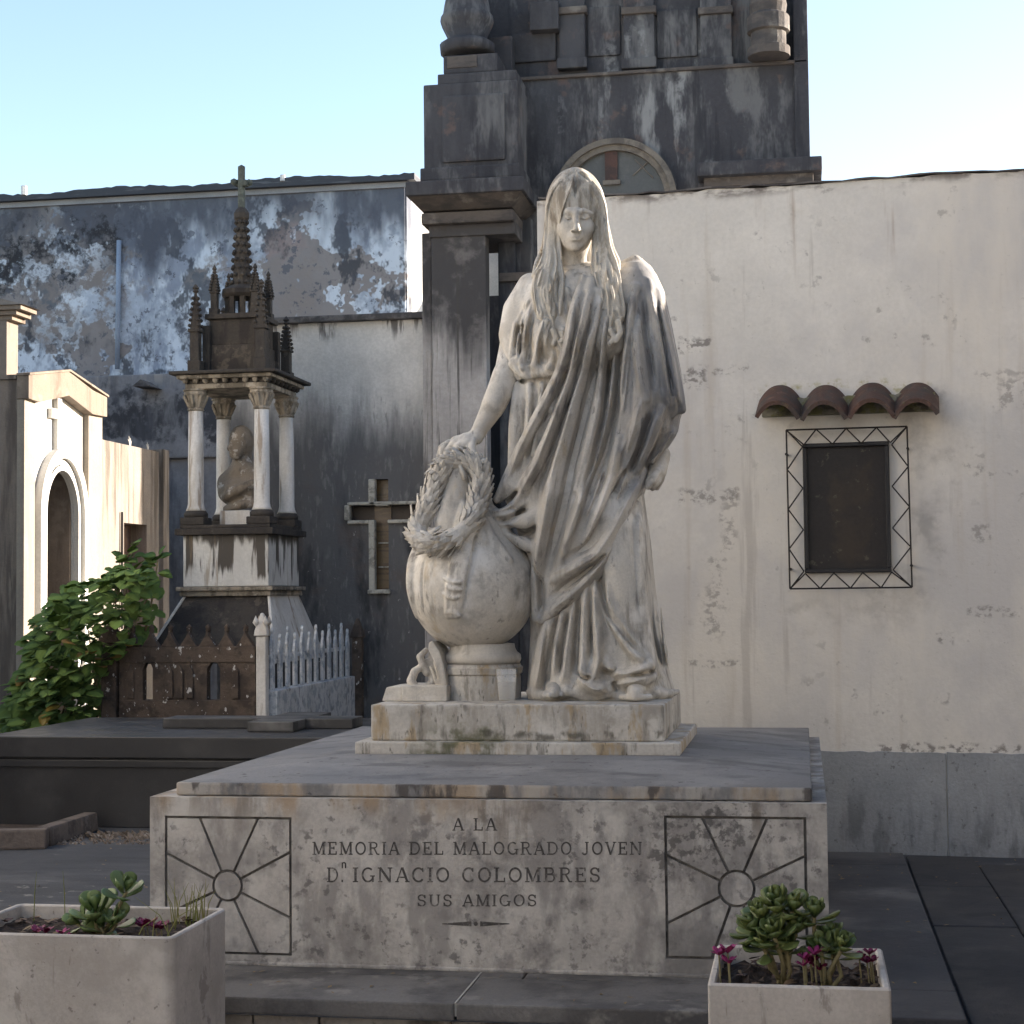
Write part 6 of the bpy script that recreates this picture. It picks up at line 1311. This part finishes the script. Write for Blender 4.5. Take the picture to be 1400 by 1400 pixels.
# ------------------------------------------------------------ planters, succulents, flowers
M['fibre'] = weathered('fibre_cement', rgb(.47, .425, .38), [dict(c=rgb(.36, .32, .28), s=4, lo=.48, hi=.64, amt=.7, seed=2), dict(c=rgb(.20, .17, .145), s=(7, 7, 3), lo=.60, hi=.66, amt=.6, seed=4, dist=1.5), dict(c=rgb(.55, .51, .46), s=6, lo=.54, hi=.66, amt=.6, seed=6), dict(c=rgb(.14, .12, .11), s=45, lo=.66, hi=.70, amt=.6, seed=8)], rough=.75, bump=.18, bscale=90)
def planter(px0, px1, py_f, z, Yf, dep, rc, label):
    x0 = P(px0, py_f, Y=Yf)[0]; x1 = P(px1, py_f, Y=Yf)[0]; y0, y1 = Yf, Yf+dep; zb = -.30
    o = thing('planter_box', ((x0+x1)/2, (y0+y1)/2, zb), label, 'planter')
    def rr(x0, x1, y0, y1, r, n=6):
        pts = []
        for cx, cy, a in ((x1-r, y0+r, -90), (x1-r, y1-r, 0), (x0+r, y1-r, 90), (x0+r, y0+r, 180)):
            for k in range(n+1): an = R(a+90*k/n); pts.append((cx+r*math.cos(an), cy+r*math.sin(an)))
        return pts
    t = .018; A = rr(x0, x1, y0, y1, rc); B = rr(x0+t, x1-t, y0+t, y1-t, max(rc-t, .004)); n = len(A)
    def ring(L, zz): return [(p[0], p[1], zz) for p in L]
    vs = ring(A, zb)+ring(A, z-.004)+ring([(a[0]+(b[0]-a[0])*.25, a[1]+(b[1]-a[1])*.25) for a, b in zip(A, B)], z)+ring([(a[0]+(b[0]-a[0])*.8, a[1]+(b[1]-a[1])*.8) for a, b in zip(A, B)], z)+ring(B, z-.004)+ring(B, zb+.05)
    fs = []
    for k in range(5):
        for i in range(n): fs.append((k*n+i, k*n+(i+1) % n, (k+1)*n+(i+1) % n, (k+1)*n+i))
    fs += [list(range(n))[::-1], [5*n+i for i in range(n)]]
    MB().add(vs, fs).build('box', M['fibre'], o)
    # soil, lumpy
    m = MB(); nx, ny = 22, 16; rnd = random.Random(int(px1))
    g = [[(x0+t+(x1-x0-2*t)*i/nx, y0+t+(y1-y0-2*t)*j/ny, z-.045+rnd.uniform(-.012, .012)) for i in range(nx+1)] for j in range(ny+1)]
    vs = [p for r_ in g for p in r_]; fs = [(j*(nx+1)+i, j*(nx+1)+i+1, (j+1)*(nx+1)+i+1, (j+1)*(nx+1)+i) for j in range(ny) for i in range(nx)]
    m.add(vs, fs).build('soil', M['soil'], o)
    return x0, x1, y0, y1, z
Lp = planter(-75, 236, 1302, .30, 4.36, .44, .028, 'pale fibre-cement planter box with rounded corners and grey-green succulent')
Rp = planter(967, 1218, 1328, .30, 4.00, .45, .008, 'grey fibre-cement planter box with bushy succulent and pink cyclamen')
def plant_mat(name, a, b, rough=.4, trans=.0):
    m = bpy.data.materials.new(name); m.use_nodes = True; nt = m.node_tree; bs = nt.nodes['Principled BSDF']
    oi = nt.nodes.new('ShaderNodeObjectInfo'); mx = nt.nodes.new('ShaderNodeMix'); mx.data_type = 'RGBA'; mx.inputs[6].default_value = a; mx.inputs[7].default_value = b
    pos = nt.nodes.new('ShaderNodeNewGeometry').outputs['Position']; no = _noise(nt, pos, 18, 4, .6)
    nt.links.new(_math(nt, 'ADD', _math(nt, 'MULTIPLY', oi.outputs['Random'], .7), _math(nt, 'MULTIPLY', no, .4)), mx.inputs[0]); nt.links.new(mx.outputs[2], bs.inputs['Base Color'])
    bs.inputs['Roughness'].default_value = rough; bs.inputs['Specular IOR Level'].default_value = .4
    if trans:
        tr = nt.nodes.new('ShaderNodeBsdfTranslucent'); nt.links.new(mx.outputs[2], tr.inputs[0]); ms = nt.nodes.new('ShaderNodeMixShader'); ms.inputs[0].default_value = trans
        out = nt.nodes['Material Output']; nt.links.new(bs.outputs[0], ms.inputs[1]); nt.links.new(tr.outputs[0], ms.inputs[2]); nt.links.new(ms.outputs[0], out.inputs[0])
    return m
M['succ'] = plant_mat('succulent_leaf', rgb(.05, .10, .03), rgb(.17, .23, .085), .45)
M['succ2'] = plant_mat('dark_succulent_leaf', rgb(.035, .07, .022), rgb(.15, .18, .055), .4)
M['stemmat'] = weathered('succulent_stem', rgb(.22, .19, .10), bump=.4, bscale=80)
M['leaf'] = plant_mat('bush_leaf', rgb(.075, .145, .034), rgb(.22, .32, .075), .85, .3)
M['leafy'] = plant_mat('yellow_leaf', rgb(.30, .22, .04), rgb(.22, .12, .03), .5, .2)
M['petal'] = plant_mat('magenta_petal', rgb(.34, .03, .14), rgb(.45, .07, .22), .5, .3)
M['darkpetal'] = plant_mat('wine_petal', rgb(.16, .012, .06), rgb(.25, .02, .09), .5, .2)
M['grass'] = plant_mat('thin_grass', rgb(.16, .20, .05), rgb(.30, .27, .10), .6, .2)
def leaf_mesh(name, prof, mat, thick=.10, cup=.15, n=6, droop=0.0):
    """closed fleshy leaf along +x, unit length"""
    vs = []; fs = []
    K = len(prof)
    for t, w in prof:
        lift = cup*t*t-droop*t*t
        vs += [(t, -w, lift+cup*w), (t, -w*.5, lift+thick*.5*w*2), (t, 0, lift+thick*w*1.2), (t, w*.5, lift+thick*.5*w*2), (t, w, lift+cup*w), (t, 0, lift-thick*w*2.2)]
    for k in range(K-1):
        for j in range(6): fs.append((k*6+j, k*6+(j+1) % 6, (k+1)*6+(j+1) % 6, (k+1)*6+j))
    me = bpy.data.meshes.new(name); me.from_pydata(vs, [], fs); me.polygons.foreach_set('use_smooth', [True]*len(fs)); me.materials.append(mat); me.update(); return me
def place(me, name, parent, p, d, up, L, W=None, T=None):
    d = Vector(d).normalized(); up = Vector(up); up = (up-d*up.dot(d))
    if up.length < 1e-4: up = d.orthogonal()
    up.normalize(); si = up.cross(d); W = W or L; T = T or L
    m = Matrix(((d.x*L, si.x*W, up.x*T, p[0]), (d.y*L, si.y*W, up.y*T, p[1]), (d.z*L, si.z*W, up.z*T, p[2]), (0, 0, 0, 1)))
    o = bpy.data.objects.new(name, me); C.objects.link(o); o.parent = parent; o.matrix_basis = MW[parent].inverted() @ m; MW[o] = MW[parent]
    return o
succ_prof = [(0, .05), (.2, .13), (.45, .27), (.7, .36), (.88, .30), (.97, .14), (1, .02)]
SL = leaf_mesh('leaf', succ_prof, M['succ'], .16, .18); SL2 = leaf_mesh('leaf', succ_prof, M['succ2'], .16, .18)
def rosette(parent, me, top, axis, n, L, rnd, base=None):
    axis = Vector(axis).normalized(); a = axis.orthogonal().normalized(); b = axis.cross(a)
    for k in range(n):
        f = k/n; an = 2.4*k+rnd.uniform(-.2, .2); el = R(80-85*f+rnd.uniform(-8, 8)); rad = a*math.cos(an)+b*math.sin(an)
        d = axis*math.sin(el)+rad*math.cos(el); p = Vector(top)-axis*(.055*f*L/.09)
        place(me, 'leaf', parent, p+rad*.004, d, axis*math.cos(el)-rad*math.sin(el), L*(.5+.55*min(1, f*1.6))*rnd.uniform(.85, 1.1))
def succulent(name, label, soilp, tops, me, L, seed, cat='succulent'):
    o = thing(name, tuple(soilp), label, cat); rnd = random.Random(seed)
    for (tp_, n, l) in tops:
        b = Vector(soilp)+Vector((rnd.uniform(-.01, .01), rnd.uniform(-.01, .01), 0)); t = Vector(tp_); m = (b+t)/2+Vector((rnd.uniform(-.02, .02), 0, -.01))
        MB().tube([b, m, t], [.006, .0055, .005], 7).build('stem', M['stemmat'], o, smooth=True); rosette(o, me, t+Vector((0, 0, .01)), (t-m)+Vector((0, -.02, .02)), n, l, rnd)
    return o
z0 = .255
YLp = 4.58
def lp(px, py, Y=YLp): return P(px, py, Y=Y)
s0 = lp(140, 1300); s0[2] = z0
succulent('succulent', 'grey-green succulent with broad leaf rosettes in the pale planter', s0, [(lp(130, 1246), 12, .082), (lp(173, 1219), 10, .068), (lp(104, 1262), 7, .06), (lp(160, 1262), 8, .068), (lp(138, 1268), 8, .075)], SL, .08, 3)
YRp = 4.22
s1 = P(1068, 1315, Y=YRp); s1[2] = z0
succulent('succulent', 'bushy dark succulent with many small leaves in the grey planter', s1, [(P(1062, 1236, Y=YRp), 16, .066), (P(1040, 1252, Y=YRp), 14, .06), (P(1084, 1242, Y=YRp), 14, .06), (P(1028, 1272, Y=YRp), 14, .06), (P(1058, 1278, Y=YRp-.05), 16, .066), (P(1088, 1272, Y=YRp), 13, .06), (P(1044, 1292, Y=YRp-.03), 13, .058), (P(1074, 1296, Y=YRp-.02), 12, .055)], SL2, .06, 5)
s2 = P(1130, 1315, Y=YRp-.03); s2[2] = z0
succulent('succulent', 'smaller yellow-stemmed succulent beside the bushy one', s2, [(P(1113, 1250, Y=YRp), 14, .058), (P(1136, 1282, Y=YRp), 13, .055), (P(1152, 1296, Y=YRp-.06), 12, .05), (P(1122, 1296, Y=YRp-.04), 12, .05), (P(1142, 1304, Y=YRp-.02), 12, .05)], SL2, .05, 9)
# cyclamen-like flowers
PT = leaf_mesh('petal', [(0, .06), (.3, .2), (.65, .3), (.9, .2), (1, .02)], M['petal'], .05, .25); PD = leaf_mesh('petal', [(0, .06), (.3, .22), (.65, .34), (.9, .24), (1, .02)], M['darkpetal'], .05, .25)
def flower(px, py, Y, me, label, n=5, L=.035, seed=0, heads=1):
    rnd = random.Random(seed); c = P(px, py, Y=Y); o = thing('flower', (c[0], c[1], z0), label, 'flower')
    for h in range(heads):
        p = Vector(c)+Vector((rnd.uniform(-.03, .03), rnd.uniform(-.02, .03), rnd.uniform(-.015, .015)))*(h > 0)
        if p.z < z0+.02: p.z = z0+.02
        MB().tube([(p.x+.005, p.y, z0-.01), (p.x, p.y, p.z)], .0022, 5).build('stem', M['stemmat'], o)
        for k in range(n):
            a = 2*math.pi*k/n+rnd.uniform(-.3, .3); place(me, 'petal', o, p, (math.cos(a)*.6, math.sin(a)*.6, .7+rnd.uniform(-.2, .3)), (math.cos(a), math.sin(a), -.6), L*rnd.uniform(.8, 1.2))
flower(983, 1306, 4.08, PT, 'bright pink flower at the corner of the grey planter', 5, .028, 1, 3)
flower(1100, 1312, 4.12, PT, 'pink flower between the two succulents of the grey planter', 5, .024, 2, 3)
flower(1108, 1318, 4.2, PD, 'wine-red blooms low between the succulents of the grey planter', 5, .026, 3, 5)
flower(1175, 1312, 4.25, PD, 'dark wine-red blooms near the far rim of the grey planter', 5, .024, 4, 4)
flower(201, 1266, 4.62, PD, 'wine-red flower standing right of the grey-green succulent', 6, .032, 5, 3)
flower(213, 1280, 4.6, PD, 'dark red bud below the wine-red flower of the pale planter', 5, .03, 6, 2)
flower(90, 1285, 4.45, PT, 'fading pink petals left of the grey-green succulent', 4, .024, 7, 2)
flower(50, 1290, 4.5, PD, 'dull red flower near the left rim of the pale planter', 5, .026, 8, 3)
def tuft(pts, label, Y, n, h, seed, lean=.3):
    rnd = random.Random(seed); q = P(*pts, Y=Y); o = thing('grass_tuft', (q[0], Y, z0), label, 'grass')
    for k in range(n):
        x = q[0]+rnd.uniform(-.06, .06); y = Y+rnd.uniform(-.03, .03); hh = h*rnd.uniform(.5, 1.1); a = rnd.uniform(-lean, lean)
        MB().tube([(x, y, z0-.01), (x+a*hh*.4, y, z0+hh*.6), (x+a*hh*1.1, y, z0+hh)], [.0018, .0014, .0004], 4).build('blade', M['grass'], o)
tuft((255, 1270), 'thin yellowing grass along the far rim of the pale planter', 4.74, 22, .13, 3)
tuft((212, 1290), 'two bent green grass blades by the rounded corner of the pale planter', 4.5, 5, .12, 5, 1.1)
tuft((70, 1260), 'single tall thin grass stalk in the pale planter', 4.7, 2, .2, 6, .1)
M['wilt'] = plant_mat('wilted_leaf', rgb(.06, .022, .026), rgb(.11, .075, .035), .7)
WL_ = leaf_mesh('leaf', [(0, .05), (.3, .26), (.6, .32), (.85, .2), (1, .02)], M['wilt'], .03, .2, droop=.2)
for (B_, lab, sd_) in ((Lp, 'dark wilted leaves strewn over the soil of the pale planter', 41), (Rp, 'dark wilted leaves strewn over the soil of the grey planter', 42)):
    rw_ = random.Random(sd_); o_ = thing('wilted_leaves', ((B_[0]+B_[1])/2, (B_[2]+B_[3])/2, z0), lab, 'dead leaves')
    for k in range(75):
        x = rw_.uniform(B_[0]+.03, B_[1]-.03); y = rw_.uniform(B_[2]+.03, B_[3]-.03); a = rw_.uniform(0, 6.3)
        place(WL_, 'leaf', o_, (x, y, z0+.004+rw_.uniform(0, .018)), (math.cos(a), math.sin(a), rw_.uniform(-.1, .45)), (0, 0, 1), rw_.uniform(.018, .042))
# ------------------------------------------------------------ leafy bush between the tombs
BUSH = leaf_mesh('leaf', [(0, .04), (.12, .30), (.3, .46), (.5, .44), (.62, .36), (.75, .34), (.9, .16), (1, .01)], M['leaf'], .02, .12, droop=.3)
BUSHY = leaf_mesh('leaf', [(0, .04), (.12, .30), (.3, .46), (.5, .44), (.62, .36), (.75, .34), (.9, .16), (1, .01)], M['leafy'], .02, .12, droop=.3)
YBU = 11.6
bs_ = thing('leafy_bush', (Q(110, 990, YBU)[0], YBU, -.05), 'broad-leaved green bush growing beside the gothic fence', 'bush')
rb = random.Random(21)
outline = [(775, 165, 195), (790, 150, 205), (800, 95, 215), (820, 75, 218), (845, 55, 212), (870, 48, 200), (900, 38, 160), (930, 25, 148), (960, 15, 145), (985, 8, 145), (1005, 3, 145)]
oy = [q[0] for q in outline]
def bush_pt():
    py = rb.uniform(778, 1003); l = np.interp(py, oy, [q[1] for q in outline]); r_ = np.interp(py, oy, [q[2] for q in outline])
    u = rb.uniform(-1, 1); px = (l+r_)/2+(r_-l)/2*u; dep = .75*math.sqrt(max(0, 1-u*u))
    return px, py, u, dep
stemroot = Q(105, 1000, YBU)
for k in range(16):
    px, py, u, dep = bush_pt(); q = P(px, py, Y=YBU-rb.uniform(-.5, .6)*dep); b = (stemroot[0]+rb.uniform(-.25, .25), YBU+rb.uniform(-.2, .2), -.06)
    MB().tube([b, ((b[0]+q[0])/2, (b[1]+q[1])/2, (b[2]+q[2])/2+.1), q], [.012, .009, .004], 5).build('stem', M['stemmat'], bs_, smooth=True)
stuff = MB()
def leafdir(u):
    return Vector((u*.7+rb.uniform(-.6, .6), -.7+rb.uniform(-.6, .5), rb.uniform(-.55, .35)))
nl = 0
tmpl = [(v.co.x, v.co.y, v.co.z) for v in BUSH.vertices]; tfs = [tuple(p.vertices) for p in BUSH.polygons]
for k in range(1150):
    px, py, u, dep = bush_pt(); front = k < 280
    off = dep*(rb.uniform(.75, 1.05) if front else rb.uniform(-.9, .8)); p = P(px, py, Y=YBU-off)
    if p[2] < .0: continue
    L_ = rb.uniform(.055, .14); d = leafdir(u)
    if front:
        place(BUSHY if rb.random() < .05 else BUSH, 'leaf', bs_, p, d, (rb.uniform(-.5, .5), -.4, 1), L_)
    else:
        d.normalize(); up = Vector((rb.uniform(-.5, .5), -.4, 1)); up = (up-d*up.dot(d)).normalized(); si = up.cross(d)
        stuff.add([tuple(Vector(p)+(d*t[0]+si*t[1]+up*t[2])*L_) for t in tmpl], tfs)
stuff.build('inner_leaves', M['leaf'], bs_)['kind'] = 'stuff'
# two tall shoots
for (px, py, Y_, n) in ((172, 762, 11.7, 8), (216, 765, 11.8, 9), (168, 790, 11.6, 6), (180, 745, 11.75, 4)):
    t = P(px, py, Y=Y_); b = P(195 if px > 190 else 170, 880, Y=Y_)
    MB().tube([b, ((b[0]+t[0])/2+.01, Y_, (b[2]+t[2])/2), t], [.010, .008, .005], 5).build('shoot', M['stemmat'], bs_, smooth=True)
    for k in range(n):
        d = Vector((rb.uniform(-1, 1), rb.uniform(-.8, .2), rb.uniform(-.3, .6))); place(BUSH, 'leaf', bs_, Vector(t)+Vector((0, 0, rb.uniform(-.10, .04)))+d*.02, d, (rb.uniform(-.4, .4), -.6, 1), rb.uniform(.08, .125))

# ------------------------------------------------------------ litter
M['dryleaf'] = plant_mat('dry_leaf', rgb(.16, .10, .05), rgb(.32, .24, .13), .8)
rl = random.Random(31); mb = MB()
for k in range(150):
    if k < 60: x, y, z = rl.uniform(.1, .43), rl.uniform(4.99, 8.0), .002
    elif k < 110: x, y, z = rl.uniform(.46, 1.3), rl.uniform(5.1, 8.1), -.029
    else: x, y, z = rl.uniform(-3.9, -2.4), rl.uniform(5.6, 8.7), -.048
    if k < 60 and rl.random() < .5: x, y = rl.uniform(-2.2, .0), rl.uniform(4.99, 5.36)
    s_ = rl.uniform(.004, .013); a = rl.uniform(0, 6.3); c_, n_ = math.cos(a)*s_, math.sin(a)*s_
    mb.add([(x-c_, y-n_, z), (x+n_*.5, y-c_*.5, z+rl.uniform(.001, .004)), (x+c_, y+n_, z+rl.uniform(0, .005)), (x-n_*.5, y+c_*.5, z+rl.uniform(.001, .004))], [(0, 1, 2, 3)])
tag(mb.build('leaf_litter', M['dryleaf']), 'tiny dry leaf scraps scattered over slabs and paving', 'litter', kind='stuff')
